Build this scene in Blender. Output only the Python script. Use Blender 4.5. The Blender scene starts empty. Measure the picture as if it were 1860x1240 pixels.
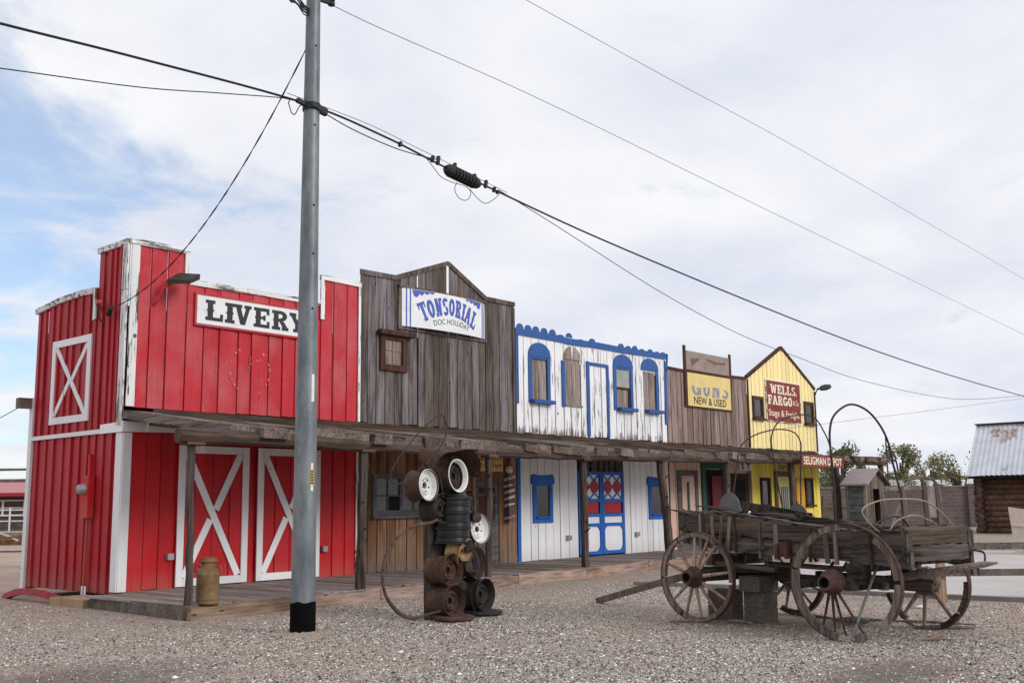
import bpy, math, random
import numpy as np
from mathutils import Vector, Matrix

random.seed(7)
R = random.uniform
SC = bpy.context.scene
COL = SC.collection
PI = math.pi

# ------------------------------------------------------------------ camera
cam_d = bpy.data.cameras.new("camera")
cam = bpy.data.objects.new("camera", cam_d)
COL.objects.link(cam)
YAW, PITCH, ROLL = 0.85712, 0.15346, -0.01274
cam_d.sensor_width = 36.0
cam_d.lens = 36.0 * 1907.7 / 1860.0
cam_d.clip_start, cam_d.clip_end = 0.1, 4000.0
_f = Vector((math.sin(YAW) * math.cos(PITCH), math.cos(YAW) * math.cos(PITCH), math.sin(PITCH)))
_r = Vector((math.cos(YAW), -math.sin(YAW), 0))
_u = _r.cross(_f)
_r2 = _r * math.cos(ROLL) + _u * math.sin(ROLL)
_u2 = -_r * math.sin(ROLL) + _u * math.cos(ROLL)
_m = Matrix((_r2, _u2, -_f)).transposed().to_4x4()
_m.translation = Vector((-9.44353, -17.17368, 1.6))
cam.matrix_world = _m
SC.camera = cam

# ------------------------------------------------------------------ sky, sun, exposure
SUN_DIR = Vector((0.14, -0.88, 0.40)).normalized()
world = bpy.data.worlds.new("World")
SC.world = world
world.use_nodes = True
wt = world.node_tree
wt.nodes.clear()


def nd(nt, typ, ins=None, **attrs):
    n = nt.nodes.new(typ)
    for k, v in attrs.items():
        setattr(n, k, v)
    for k, v in (ins or {}).items():
        s = n.inputs[k]
        if isinstance(v, bpy.types.NodeSocket):
            nt.links.new(v, s)
        else:
            s.default_value = v
    return n


def mth(nt, op, a, b=None, c=None, clamp=False):
    ins = {0: a}
    if b is not None:
        ins[1] = b
    if c is not None:
        ins[2] = c
    n = nd(nt, 'ShaderNodeMath', ins, operation=op)
    n.use_clamp = clamp
    return n.outputs[0]


def ramp(nt, fac, stops):
    n = nd(nt, 'ShaderNodeValToRGB', {0: fac})
    cr = n.color_ramp
    while len(cr.elements) < len(stops):
        cr.elements.new(0.5)
    for e, (p, c) in zip(cr.elements, stops):
        e.position = p
        e.color = (c, c, c, 1) if isinstance(c, (int, float)) else (*c, 1)
    return n.outputs[0]


def mixc(nt, fac, a, b, blend='MIX'):
    n = nd(nt, 'ShaderNodeMix', data_type='RGBA', blend_type=blend)
    for i, v in ((0, fac), (6, a), (7, b)):
        s = n.inputs[i]
        if isinstance(v, bpy.types.NodeSocket):
            nt.links.new(v, s)
        elif i == 0:
            s.default_value = v
        else:
            s.default_value = (*v, 1) if len(v) == 3 else v
    return n.outputs[2]


def build_sky():
    nt = wt
    sky = nd(nt, 'ShaderNodeTexSky', sky_type='NISHITA')
    sky.sun_disc = False
    sky.sun_elevation = math.asin(SUN_DIR.z)
    sky.sun_rotation = math.atan2(SUN_DIR.x, SUN_DIR.y)
    sky.air_density, sky.dust_density, sky.ozone_density = 1.0, 0.6, 1.6
    tc = nd(nt, 'ShaderNodeTexCoord')
    g = tc.outputs['Generated']
    sep = nd(nt, 'ShaderNodeSeparateXYZ', {0: g})
    zz = mth(nt, 'MAXIMUM', mth(nt, 'ADD', sep.outputs[2], 0.22), 0.05)
    px = mth(nt, 'DIVIDE', sep.outputs[0], zz)
    py = mth(nt, 'DIVIDE', sep.outputs[1], zz)
    pv = nd(nt, 'ShaderNodeCombineXYZ', {0: px, 1: py, 2: 0.0}).outputs[0]
    n1 = nd(nt, 'ShaderNodeTexNoise', {'Vector': pv, 'Scale': 2.1, 'Detail': 8.0, 'Roughness': 0.55, 'Distortion': 0.25}).outputs['Fac']
    n2 = nd(nt, 'ShaderNodeTexNoise', {'Vector': pv, 'Scale': 0.7, 'Detail': 4.0, 'Roughness': 0.5}).outputs['Fac']
    n3 = nd(nt, 'ShaderNodeTexNoise', {'Vector': pv, 'Scale': 2.9, 'Detail': 8.0, 'Roughness': 0.58, 'Distortion': 0.4}).outputs['Fac']
    # bright billows against flat lavender-grey cloud base
    cl = ramp(nt, n1, [(0.33, (0.715, 0.745, 0.825)), (0.48, (0.80, 0.815, 0.86)), (0.62, (0.87, 0.875, 0.895))])
    cl2 = ramp(nt, n2, [(0.36, (0.88, 0.90, 0.96)), (0.58, (1.0, 1.0, 1.0))])
    cloud = mixc(nt, 1.0, cl, cl2, 'MULTIPLY')
    # open blue sky: towards the north-west, low down
    def toward(d, lo, hi):
        dv = nd(nt, 'ShaderNodeVectorMath', {0: g, 1: d}, operation='DOT_PRODUCT').outputs['Value']
        return nd(nt, 'ShaderNodeMapRange', {0: dv, 1: lo, 2: hi, 3: 0.0, 4: 1.0}, interpolation_type='SMOOTHSTEP').outputs[0]
    w1 = toward((0.33, 0.925, 0.19), 0.965, 0.999)
    w2 = toward((0.42, 0.80, 0.42), 0.94, 0.998)
    w = mth(nt, 'ADD', mth(nt, 'MULTIPLY', w1, 0.22), mth(nt, 'MULTIPLY', w2, 0.10))
    blue = nd(nt, 'ShaderNodeMapRange', {0: mth(nt, 'ADD', n3, w), 1: 0.60, 2: 0.86, 3: 0.0, 4: 0.68}, interpolation_type='SMOOTHSTEP').outputs[0]
    cl10 = mixc(nt, 1.0, cloud, (9.3, 9.3, 9.3), 'MULTIPLY')
    tint = mixc(nt, 1.0, sky.outputs[0], (0.95, 1.15, 1.35), 'MULTIPLY')
    col = mixc(nt, blue, cl10, tint)
    bg = nd(nt, 'ShaderNodeBackground', {'Color': col, 'Strength': 0.1})
    out = nd(nt, 'ShaderNodeOutputWorld', {'Surface': bg.outputs[0]})


build_sky()
sun_d = bpy.data.lights.new("sun", 'SUN')
sun_d.energy = 1.5
sun_d.angle = math.radians(22)
sun_d.color = (1.0, 0.965, 0.92)
sun = bpy.data.objects.new("sun", sun_d)
sun.rotation_euler = SUN_DIR.to_track_quat('Z', 'Y').to_euler()
sun.location = (0, -20, 30)
COL.objects.link(sun)
SC.view_settings.view_transform = 'Standard'
SC.view_settings.look = 'None'
SC.view_settings.exposure = 0.24
SC.view_settings.gamma = 1.0
SC.render.engine = 'CYCLES'
SC.cycles.max_bounces = 6

# ------------------------------------------------------------------ materials
def new_mat(name):
    m = bpy.data.materials.new(name)
    m.use_nodes = True
    nt = m.node_tree
    b = nt.nodes['Principled BSDF']
    return m, nt, b


def obj_co(nt, scale, tonek=7.0, turn=0.0):
    tc = nd(nt, 'ShaderNodeTexCoord')
    at = nd(nt, 'ShaderNodeAttribute', attribute_name='tone')
    off = nd(nt, 'ShaderNodeVectorMath', {0: (13.1 * tonek, 7.7 * tonek, 5.3 * tonek), 1: at.outputs['Vector']}, operation='MULTIPLY')
    nt.links.new(at.outputs['Fac'], off.inputs[1])
    add = nd(nt, 'ShaderNodeVectorMath', {0: tc.outputs['Object'], 1: off.outputs[0]}, operation='ADD')
    src = add.outputs[0]
    if turn:
        src = nd(nt, 'ShaderNodeVectorRotate', {'Vector': src, 'Angle': math.radians(turn)}, rotation_type='Z_AXIS').outputs[0]
    mp = nd(nt, 'ShaderNodeMapping', {'Vector': src, 'Scale': scale})
    return mp.outputs[0], at.outputs['Fac'], tc.outputs['Object'], src


AX = {'x': (1.3, 26, 26), 'y': (26, 1.3, 26), 'z': (26, 26, 1.3)}


def wood(name, dark, light, axis='z', tone_amp=0.35, rough=0.85, paint=None, peel=0.5, paint_var=0.12,
         bump=0.35, knots=True, base_wear=None, streak=0.5, gloss=0.3, grain=1.0, hue=0.8, fade=0.0, turn=0.0, foot=None, dust=None):
    """weathered timber; with `paint`, a coat that has flaked off where the noise falls below `peel`."""
    m, nt, b = new_mat(name)
    v, tone, obj, sh = obj_co(nt, AX[axis], turn=turn)
    n1 = nd(nt, 'ShaderNodeTexNoise', {'Vector': v, 'Scale': 1.0 * grain, 'Detail': 6.0, 'Roughness': 0.65}).outputs['Fac']
    v2 = nd(nt, 'ShaderNodeMapping', {'Vector': sh, 'Scale': tuple(0.16 * s if s > 5 else 0.55 for s in AX[axis])}).outputs[0]
    n2 = nd(nt, 'ShaderNodeTexNoise', {'Vector': v2, 'Scale': 1.0, 'Detail': 4.0, 'Roughness': 0.6}).outputs['Fac']
    col = ramp(nt, mth(nt, 'ADD', mth(nt, 'MULTIPLY', n1, 0.62), mth(nt, 'MULTIPLY', n2, 0.38)),
               [(0.39, dark), (0.59, light)])
    if hue:
        hn = nd(nt, 'ShaderNodeTexNoise', {'Vector': v2, 'Scale': 0.8, 'Detail': 3.0}).outputs['Fac']
        hx = mth(nt, 'ADD', mth(nt, 'MULTIPLY', hn, 0.8), mth(nt, 'MULTIPLY', tone, 0.35))
        hcol = ramp(nt, hx, [(0.38, (1.12, 1.0, 0.80)), (0.55, (1.0, 1.0, 1.0)), (0.72, (0.93, 0.96, 1.10))])
        col = mixc(nt, hue, col, hcol, 'MULTIPLY')
    if knots:
        vk = nd(nt, 'ShaderNodeMapping', {'Vector': sh, 'Scale': tuple(5.5 if s > 5 else 1.6 for s in AX[axis])}).outputs[0]
        k = nd(nt, 'ShaderNodeTexVoronoi', {'Vector': vk, 'Scale': 1.0, 'Randomness': 1.0}).outputs['Distance']
        km = ramp(nt, k, [(0.05, 0.22), (0.11, 1.0), (0.15, 1.18), (0.22, 1.0)])
        col = mixc(nt, 1.0, col, km, 'MULTIPLY')
    bright = mth(nt, 'MULTIPLY_ADD', tone, 2 * tone_amp, 1 - tone_amp)
    bc = nd(nt, 'ShaderNodeCombineColor', {0: bright, 1: bright, 2: bright}).outputs[0]
    col = mixc(nt, 1.0, col, bc, 'MULTIPLY')
    if foot:                               # rain-greyed band by the ground
        sz = nd(nt, 'ShaderNodeSeparateXYZ', {0: obj}).outputs[2]
        fz = mth(nt, 'ADD', sz, mth(nt, 'MULTIPLY', n2, -1.6))
        fm = nd(nt, 'ShaderNodeMapRange', {0: fz, 1: foot[0], 2: foot[1], 3: 0.85, 4: 0.0}).outputs[0]
        col = mixc(nt, fm, col, mixc(nt, n1, (0.05, 0.042, 0.036), (0.26, 0.215, 0.18)))
    hgt = n1
    if paint:
        np_ = nd(nt, 'ShaderNodeTexNoise', {'Vector': v2, 'Scale': 1.7, 'Detail': 7.0, 'Roughness': 0.7}).outputs['Fac']
        t = mth(nt, 'ADD', mth(nt, 'MULTIPLY', np_, 0.6), mth(nt, 'MULTIPLY', n1, 0.4))
        if base_wear:                      # weather-beaten band by the foot of the boards
            z0, z1, amt = base_wear
            sz = nd(nt, 'ShaderNodeSeparateXYZ', {0: obj}).outputs[2]
            wv = nd(nt, 'ShaderNodeMapRange', {0: sz, 1: z0, 2: z1, 3: amt, 4: 0.0}).outputs[0]
            t = mth(nt, 'SUBTRACT', t, wv)
        vd = nd(nt, 'ShaderNodeTexVoronoi', {'Vector': sh, 'Scale': 2.3, 'Randomness': 1.0}).outputs['Distance']
        chip = ramp(nt, vd, [(0.045, 0.24), (0.10, 0.0)])
        t = mth(nt, 'SUBTRACT', t, chip)
        mask = ramp(nt, t, [(peel - 0.012, 0.0), (peel + 0.012, 1.0)])
        pn = mth(nt, 'MULTIPLY_ADD', n2, 2 * paint_var, 1 - paint_var)
        pn = mth(nt, 'MULTIPLY', pn, mth(nt, 'MULTIPLY_ADD', tone, 0.16, 0.92))
        pc = nd(nt, 'ShaderNodeCombineColor', {0: pn, 1: pn, 2: pn}).outputs[0]
        pcol = mixc(nt, 1.0, pc, paint, 'MULTIPLY')
        if fade:
            fn = nd(nt, 'ShaderNodeTexNoise', {'Vector': sh, 'Scale': 0.9, 'Detail': 5.0, 'Roughness': 0.6}).outputs['Fac']
            pcol = mixc(nt, ramp(nt, fn, [(0.42, 0.0), (0.68, fade)]), pcol, (0.50, 0.16, 0.18))
        # run-off stains in the coat
        st = ramp(nt, n1, [(0.30, 1.0 - streak * 0.5), (0.48, 1.0)])
        pcol = mixc(nt, 1.0, pcol, st, 'MULTIPLY')
        if dust:
            sz = nd(nt, 'ShaderNodeSeparateXYZ', {0: obj}).outputs[2]
            fz = mth(nt, 'ADD', sz, mth(nt, 'MULTIPLY', n1, -0.55))
            dm = nd(nt, 'ShaderNodeMapRange', {0: fz, 1: -0.12, 2: dust[0], 3: dust[1], 4: 0.0}).outputs[0]
            pcol = mixc(nt, dm, pcol, (0.30, 0.215, 0.17))
        col = mixc(nt, mask, col, pcol)
        hgt = mth(nt, 'ADD', mth(nt, 'MULTIPLY', n1, 0.6), mth(nt, 'MULTIPLY', mask, 0.35))
    nt.links.new(col, b.inputs['Base Color'])
    b.inputs['Roughness'].default_value = rough
    b.inputs['Specular IOR Level'].default_value = gloss
    bp = nd(nt, 'ShaderNodeBump', {'Height': hgt, 'Strength': bump, 'Distance': 0.012})
    nt.links.new(bp.outputs[0], b.inputs['Normal'])
    return m


def stone_like(name, ca, cb, scale=6.0, rough=0.9, bump=0.3, detail=8.0, metal=0.0, spec=0.3, third=None, stretch=(1, 1, 1)):
    """mottled mineral, metal or painted sheet: two colours mixed by noise, a third in patches."""
    m, nt, b = new_mat(name)
    v, tone, obj, sh = obj_co(nt, stretch)
    n1 = nd(nt, 'ShaderNodeTexNoise', {'Vector': v, 'Scale': scale, 'Detail': detail, 'Roughness': 0.65}).outputs['Fac']
    col = ramp(nt, n1, [(0.32, ca), (0.66, cb)])
    if third:
        n2 = nd(nt, 'ShaderNodeTexNoise', {'Vector': v, 'Scale': scale * 0.37, 'Detail': 7.0, 'Roughness': 0.7}).outputs['Fac']
        mk = ramp(nt, n2, [(third[1], 0.0), (third[1] + 0.06, 1.0)])
        col = mixc(nt, mk, col, third[0])
    br = mth(nt, 'MULTIPLY_ADD', tone, 0.3, 0.85)
    bc = nd(nt, 'ShaderNodeCombineColor', {0: br, 1: br, 2: br}).outputs[0]
    col = mixc(nt, 1.0, col, bc, 'MULTIPLY')
    nt.links.new(col, b.inputs['Base Color'])
    b.inputs['Roughness'].default_value = rough
    b.inputs['Metallic'].default_value = metal
    b.inputs['Specular IOR Level'].default_value = spec
    bp = nd(nt, 'ShaderNodeBump', {'Height': n1, 'Strength': bump, 'Distance': 0.01})
    nt.links.new(bp.outputs[0], b.inputs['Normal'])
    return m


def plain(name, c, rough=0.6, metal=0.0, var=0.12, spec=0.4):
    return stone_like(name, tuple(x * (1 - var) for x in c), tuple(min(1, x * (1 + var)) for x in c), 9.0, rough, 0.05, 5.0, metal, spec)


M = {}
GD, GL = (0.040, 0.033, 0.031), (0.185, 0.155, 0.145)          # grey weathered boards
M['red_up'] = wood('faded_red_boards', (0.10, 0.075, 0.06), (0.26, 0.19, 0.16), paint=(0.50, 0.024, 0.036), peel=0.345, rough=0.6, bump=0.3, streak=0.55, paint_var=0.16, base_wear=(3.4, 3.75, 0.06), fade=0.5)
M['red_lo'] = wood('fresh_red_boards', (0.10, 0.075, 0.06), (0.22, 0.16, 0.14), paint=(0.52, 0.007, 0.013), peel=0.235, rough=0.5, bump=0.2, streak=0.35, paint_var=0.13, fade=0.10, dust=(0.30, 0.28))
M['red_side'] = wood('side_red_boards', (0.08, 0.06, 0.05), (0.22, 0.16, 0.14), paint=(0.40, 0.012, 0.022), peel=0.275, rough=0.55, bump=0.25, streak=0.4, paint_var=0.15, fade=0.16, dust=(0.30, 0.28))
M['trim'] = wood('flaking_white_trim', (0.07, 0.06, 0.055), (0.22, 0.19, 0.17), 'x', paint=(0.74, 0.74, 0.74), peel=0.47, rough=0.7)
M['trim_z'] = wood('flaking_white_post', (0.07, 0.06, 0.055), (0.22, 0.19, 0.17), 'z', paint=(0.74, 0.74, 0.74), peel=0.45, rough=0.7)
M['white'] = wood('white_trim_paint', (0.2, 0.17, 0.15), (0.35, 0.3, 0.27), 'z', paint=(0.80, 0.80, 0.81), peel=0.27, rough=0.55, bump=0.1, paint_var=0.05, streak=0.15)
M['grey'] = wood('grey_weathered_boards', GD, GL, tone_amp=0.38)
M['brown_lo'] = wood('tan_stained_boards', (0.10, 0.050, 0.025), (0.34, 0.18, 0.095), tone_amp=0.32, foot=(-0.75, 0.25))
M['dark_wood'] = wood('dark_stained_wood', (0.03, 0.013, 0.009), (0.10, 0.042, 0.03), tone_amp=0.25)
M['grey_x'] = wood('grey_weathered_timber', (0.075, 0.060, 0.050), (0.26, 0.215, 0.185), 'x', tone_amp=0.4, bump=0.6)
M['grey_y'] = wood('grey_porch_slabs', (0.042, 0.031, 0.024), (0.20, 0.155, 0.125), 'y', tone_amp=0.45, bump=0.9)
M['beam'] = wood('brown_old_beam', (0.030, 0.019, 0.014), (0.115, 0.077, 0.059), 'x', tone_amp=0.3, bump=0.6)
M['post'] = wood('peeled_log_post', (0.022, 0.017, 0.014), (0.125, 0.092, 0.074), 'z', tone_amp=0.2, bump=0.8)
M['deck'] = wood('boardwalk_planks', (0.13, 0.105, 0.092), (0.36, 0.30, 0.265), 'y', tone_amp=0.3, bump=0.5)
M['kerb'] = wood('boardwalk_edge_timber', (0.13, 0.085, 0.06), (0.38, 0.27, 0.205), 'x', tone_amp=0.3, bump=0.7)
M['white_up'] = wood('flaking_white_boards', (0.12, 0.10, 0.088), (0.32, 0.28, 0.25), paint=(0.78, 0.78, 0.80), peel=0.43, rough=0.7, base_wear=(3.3, 3.60, 0.12), paint_var=0.07)
M['white_lo'] = wood('white_painted_boards', (0.2, 0.17, 0.15), (0.36, 0.31, 0.28), paint=(0.80, 0.80, 0.82), peel=0.32, rough=0.6, bump=0.2, paint_var=0.08, streak=0.28, dust=(0.32, 0.3))
M['bare'] = wood('bare_brown_boards', (0.13, 0.10, 0.082), (0.36, 0.295, 0.25), tone_amp=0.25)
M['blue'] = wood('blue_trim_paint', (0.05, 0.045, 0.045), (0.14, 0.12, 0.12), paint=(0.016, 0.125, 0.47), peel=0.335, rough=0.55, bump=0.15)
M['blue_old'] = wood('faded_blue_paint', (0.06, 0.05, 0.05), (0.16, 0.14, 0.14), paint=(0.030, 0.098, 0.31), peel=0.41, rough=0.65, bump=0.2)
M['gun'] = wood('pink_grey_boards', (0.10, 0.068, 0.054), (0.32, 0.235, 0.20), tone_amp=0.35)
M['peach'] = wood('peach_painted_boards', (0.2, 0.15, 0.12), (0.4, 0.3, 0.25), paint=(0.66, 0.45, 0.36), peel=0.30, bump=0.15)
M['yel_up'] = wood('faded_yellow_boards', (0.2, 0.16, 0.08), (0.4, 0.33, 0.2), paint=(0.90, 0.745, 0.36), peel=0.33, bump=0.2, base_wear=(3.35, 3.6, 0.12), paint_var=0.1)
M['yel_lo'] = wood('yellow_painted_boards', (0.2, 0.16, 0.08), (0.4, 0.33, 0.2), paint=(0.92, 0.765, 0.15), peel=0.27, bump=0.15)
M['door_yel'] = plain('pale_yellow_door', (0.75, 0.66, 0.22))
M['green'] = plain('dark_green_paint', (0.018, 0.075, 0.045))
M['maroon'] = plain('maroon_door_paint', (0.13, 0.012, 0.022))
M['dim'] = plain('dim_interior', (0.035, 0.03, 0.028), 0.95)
M['void'] = plain('black_recess', (0.006, 0.006, 0.006), 0.9)
M['sign_w'] = stone_like('white_sign_board', (0.70, 0.72, 0.74), (0.80, 0.81, 0.82), 3.0, 0.5, 0.05, third=((0.66, 0.66, 0.64), 0.60))
M['ink'] = plain('black_sign_paint', (0.018, 0.019, 0.022), 0.55)
M['ink_blue'] = plain('blue_sign_paint', (0.055, 0.10, 0.42), 0.55)
M['ink_pale'] = plain('pale_blue_sign_paint', (0.52, 0.64, 0.80), 0.55)
M['sign_y'] = stone_like('yellow_sign_board', (0.66, 0.50, 0.18), (0.74, 0.60, 0.27), 2.0, 0.6, 0.05)
M['ink_faded'] = stone_like('worn_grey_blue_paint', (0.16, 0.17, 0.24), (0.36, 0.34, 0.38), 9.0, 0.7)
M['sign_r'] = stone_like('rust_red_sign_board', (0.17, 0.026, 0.017), (0.25, 0.045, 0.027), 3.0, 0.65, 0.05)
M['ink_cream'] = stone_like('cream_sign_paint', (0.72, 0.56, 0.44), (0.85, 0.78, 0.70), 8.0, 0.6)
M['sign_o'] = stone_like('orange_sign_board', (0.70, 0.33, 0.015), (0.78, 0.44, 0.03), 3.0, 0.6)
M['ink_red'] = plain('red_sign_paint', (0.50, 0.06, 0.015), 0.6)
M['pinkboard'] = stone_like('pink_grey_panel', (0.23, 0.17, 0.155), (0.34, 0.265, 0.245), 3.0, 0.85, 0.1)
M['stain'] = stone_like('brown_stain', (0.13, 0.075, 0.06), (0.2, 0.12, 0.1), 6.0, 0.9)
M['redpanel'] = plain('red_panel_paint', (0.40, 0.012, 0.022), 0.5)
M['glass'] = plain('dusty_dark_glass', (0.035, 0.036, 0.036), 0.12, spec=0.6)
M['glass_g'] = plain('grey_window_glass', (0.085, 0.092, 0.098), 0.22, spec=0.6)
M['greypaint'] = wood('grey_window_paint', (0.06, 0.06, 0.062), (0.17, 0.165, 0.165), 'x', tone_amp=0.2)
M['galv'] = stone_like('galvanised_steel', (0.095, 0.112, 0.125), (0.205, 0.23, 0.245), 3.2, 0.5, 0.2, metal=0.3, spec=0.4, third=((0.21, 0.225, 0.23), 0.54), stretch=(1.6, 1.6, 0.55))
M['black'] = plain('black_coating', (0.004, 0.004, 0.0045), 0.95, spec=0.08)
M['rubber'] = plain('black_cable', (0.010, 0.010, 0.012), 0.6)
M['wire'] = plain('grey_wire', (0.10, 0.10, 0.105), 0.5, 0.4)
M['steel'] = plain('grey_steel', (0.33, 0.34, 0.33), 0.45, 0.4)
M['rust'] = stone_like('brown_rust', (0.030, 0.017, 0.012), (0.105, 0.055, 0.038), 9.0, 0.85, 0.4)
M['rust_dk'] = stone_like('dark_rust', (0.012, 0.011, 0.011), (0.048, 0.036, 0.032), 8.0, 0.7, 0.3)
M['rust_red'] = stone_like('red_rust', (0.040, 0.022, 0.018), (0.125, 0.062, 0.051), 10.0, 0.85, 0.4)
M['rust_tan'] = stone_like('tan_worn_paint', (0.20, 0.12, 0.06), (0.42, 0.27, 0.14), 7.0, 0.7, 0.2)
M['rim_white'] = stone_like('chalky_white_enamel', (0.62, 0.62, 0.60), (0.80, 0.80, 0.78), 8.0, 0.5, 0.1, third=((0.18, 0.12, 0.09), 0.66))
M['can'] = stone_like('rusty_milk_can', (0.10, 0.055, 0.025), (0.25, 0.155, 0.078), 5.0, 0.75, 0.25, third=((0.13, 0.055, 0.03), 0.57))
M['wag'] = wood('wagon_side_wood', (0.018, 0.014, 0.011), (0.115, 0.092, 0.075), 'y', tone_amp=0.35, bump=1.0)
M['wag_lt'] = wood('wagon_pale_wood', (0.055, 0.043, 0.035), (0.23, 0.18, 0.145), 'z', tone_amp=0.3, bump=0.8)
M['stick'] = wood('bleached_stick', (0.16, 0.12, 0.095), (0.42, 0.34, 0.28), 'x', tone_amp=0.2, bump=0.6)
M['spoke_lt'] = wood('pale_spoke_wood', (0.16, 0.10, 0.07), (0.40, 0.28, 0.21), 'z', tone_amp=0.3, bump=0.5)
M['block'] = stone_like('concrete_block', (0.075, 0.060, 0.050), (0.16, 0.13, 0.112), 14.0, 0.95, 0.4)
M['plate'] = plain('grey_seat_metal', (0.15, 0.15, 0.15), 0.5, 0.3)
M['concrete'] = stone_like('pale_concrete', (0.46, 0.42, 0.395), (0.58, 0.54, 0.51), 0.6, 0.9, 0.1, 10.0)
M['kerbstone'] = stone_like('grey_kerb', (0.19, 0.165, 0.155), (0.28, 0.25, 0.235), 5.0, 0.95)
M['slab'] = stone_like('beige_concrete', (0.46, 0.38, 0.32), (0.58, 0.50, 0.43), 4.0, 0.9)
M['logs'] = wood('brown_cabin_logs', (0.028, 0.016, 0.011), (0.15, 0.082, 0.055), 'x', tone_amp=0.35, bump=0.6)
M['tinroof'] = stone_like('galvanised_rusting_roof', (0.50, 0.53, 0.57), (0.64, 0.66, 0.69), 1.3, 0.45, 0.05, metal=0.25, third=((0.30, 0.17, 0.10), 0.555))
M['rail'] = wood('grey_fence_rail', (0.06, 0.05, 0.046), (0.19, 0.165, 0.15), 'x', tone_amp=0.2)
M['cut'] = wood('tan_cut_timber', (0.22, 0.13, 0.07), (0.44, 0.30, 0.18), 'z', tone_amp=0.2)
M['pole_y'] = wood('green_grey_clapboard', (0.055, 0.06, 0.056), (0.165, 0.175, 0.165), 'x', tone_amp=0.3)
M['outh'] = wood('outhouse_boards', (0.06, 0.044, 0.037), (0.20, 0.155, 0.13), 'z', tone_amp=0.3)
M['outroof'] = plain('pinkish_roof_felt', (0.33, 0.275, 0.27), 0.9)
M['block_w'] = None
M['leaf'] = None
M['bark'] = wood('dark_bark', (0.03, 0.024, 0.02), (0.10, 0.08, 0.065), 'z', bump=0.6)
M['roof_red'] = plain('pale_red_roof', (0.48, 0.20, 0.20), 0.7)
M['fascia_red'] = plain('dark_red_fascia', (0.32, 0.018, 0.025), 0.7)
M['pipe'] = plain('white_pipe_rail', (0.62, 0.61, 0.60), 0.5)
M['pale'] = plain('pale_trailer_body', (0.66, 0.66, 0.66), 0.5)
M['redrub'] = stone_like('red_painted_rubber', (0.26, 0.022, 0.03), (0.36, 0.05, 0.05), 9.0, 0.7, 0.2)
M['hose'] = stone_like('brown_rusty_hoop', (0.030, 0.020, 0.016), (0.12, 0.078, 0.06), 11.0, 0.8, 0.4)
M['dirt_tan'] = stone_like('tan_dirt', (0.36, 0.26, 0.19), (0.48, 0.37, 0.29), 1.2, 0.95, 0.3)


def leaf_mat():
    m, nt, b = new_mat('spring_leaves')
    at = nd(nt, 'ShaderNodeAttribute', attribute_name='tone')
    col = ramp(nt, at.outputs['Fac'], [(0.0, (0.07, 0.078, 0.035)), (0.5, (0.18, 0.185, 0.085)), (1.0, (0.34, 0.33, 0.16))])
    nt.links.new(col, b.inputs['Base Color'])
    b.inputs['Roughness'].default_value = 0.7
    tr = nd(nt, 'ShaderNodeBsdfTranslucent', {'Color': col})
    mx = nd(nt, 'ShaderNodeMixShader', {0: 0.45, 1: b.outputs[0], 2: tr.outputs[0]})
    nt.links.new(mx.outputs[0], nt.nodes['Material Output'].inputs['Surface'])
    return m


M['leaf'] = leaf_mat()


def block_wall_mat():
    m, nt, b = new_mat('pinkish_block_masonry')
    tc = nd(nt, 'ShaderNodeTexCoord')
    sep = nd(nt, 'ShaderNodeSeparateXYZ', {0: tc.outputs['Object']})
    h = mth(nt, 'SUBTRACT', mth(nt, 'MULTIPLY', sep.outputs[0], 0.65), mth(nt, 'MULTIPLY', sep.outputs[1], 0.76))
    cv = nd(nt, 'ShaderNodeCombineXYZ', {0: h, 1: sep.outputs[2], 2: 0.0}).outputs[0]
    br = nd(nt, 'ShaderNodeTexBrick', {'Vector': cv, 'Color1': (0.105, 0.08, 0.074, 1), 'Color2': (0.145, 0.112, 0.103, 1),
                                       'Mortar': (0.19, 0.155, 0.145, 1), 'Scale': 1.0, 'Mortar Size': 0.012, 'Brick Width': 0.42, 'Row Height': 0.21})
    n = nd(nt, 'ShaderNodeTexNoise', {'Vector': tc.outputs['Object'], 'Scale': 0.7, 'Detail': 6.0}).outputs['Fac']
    k = ramp(nt, n, [(0.3, 0.75), (0.7, 1.12)])
    nt.links.new(mixc(nt, 1.0, br.outputs['Color'], k, 'MULTIPLY'), b.inputs['Base Color'])
    b.inputs['Roughness'].default_value = 0.95
    return m


M['block_w'] = block_wall_mat()


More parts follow.
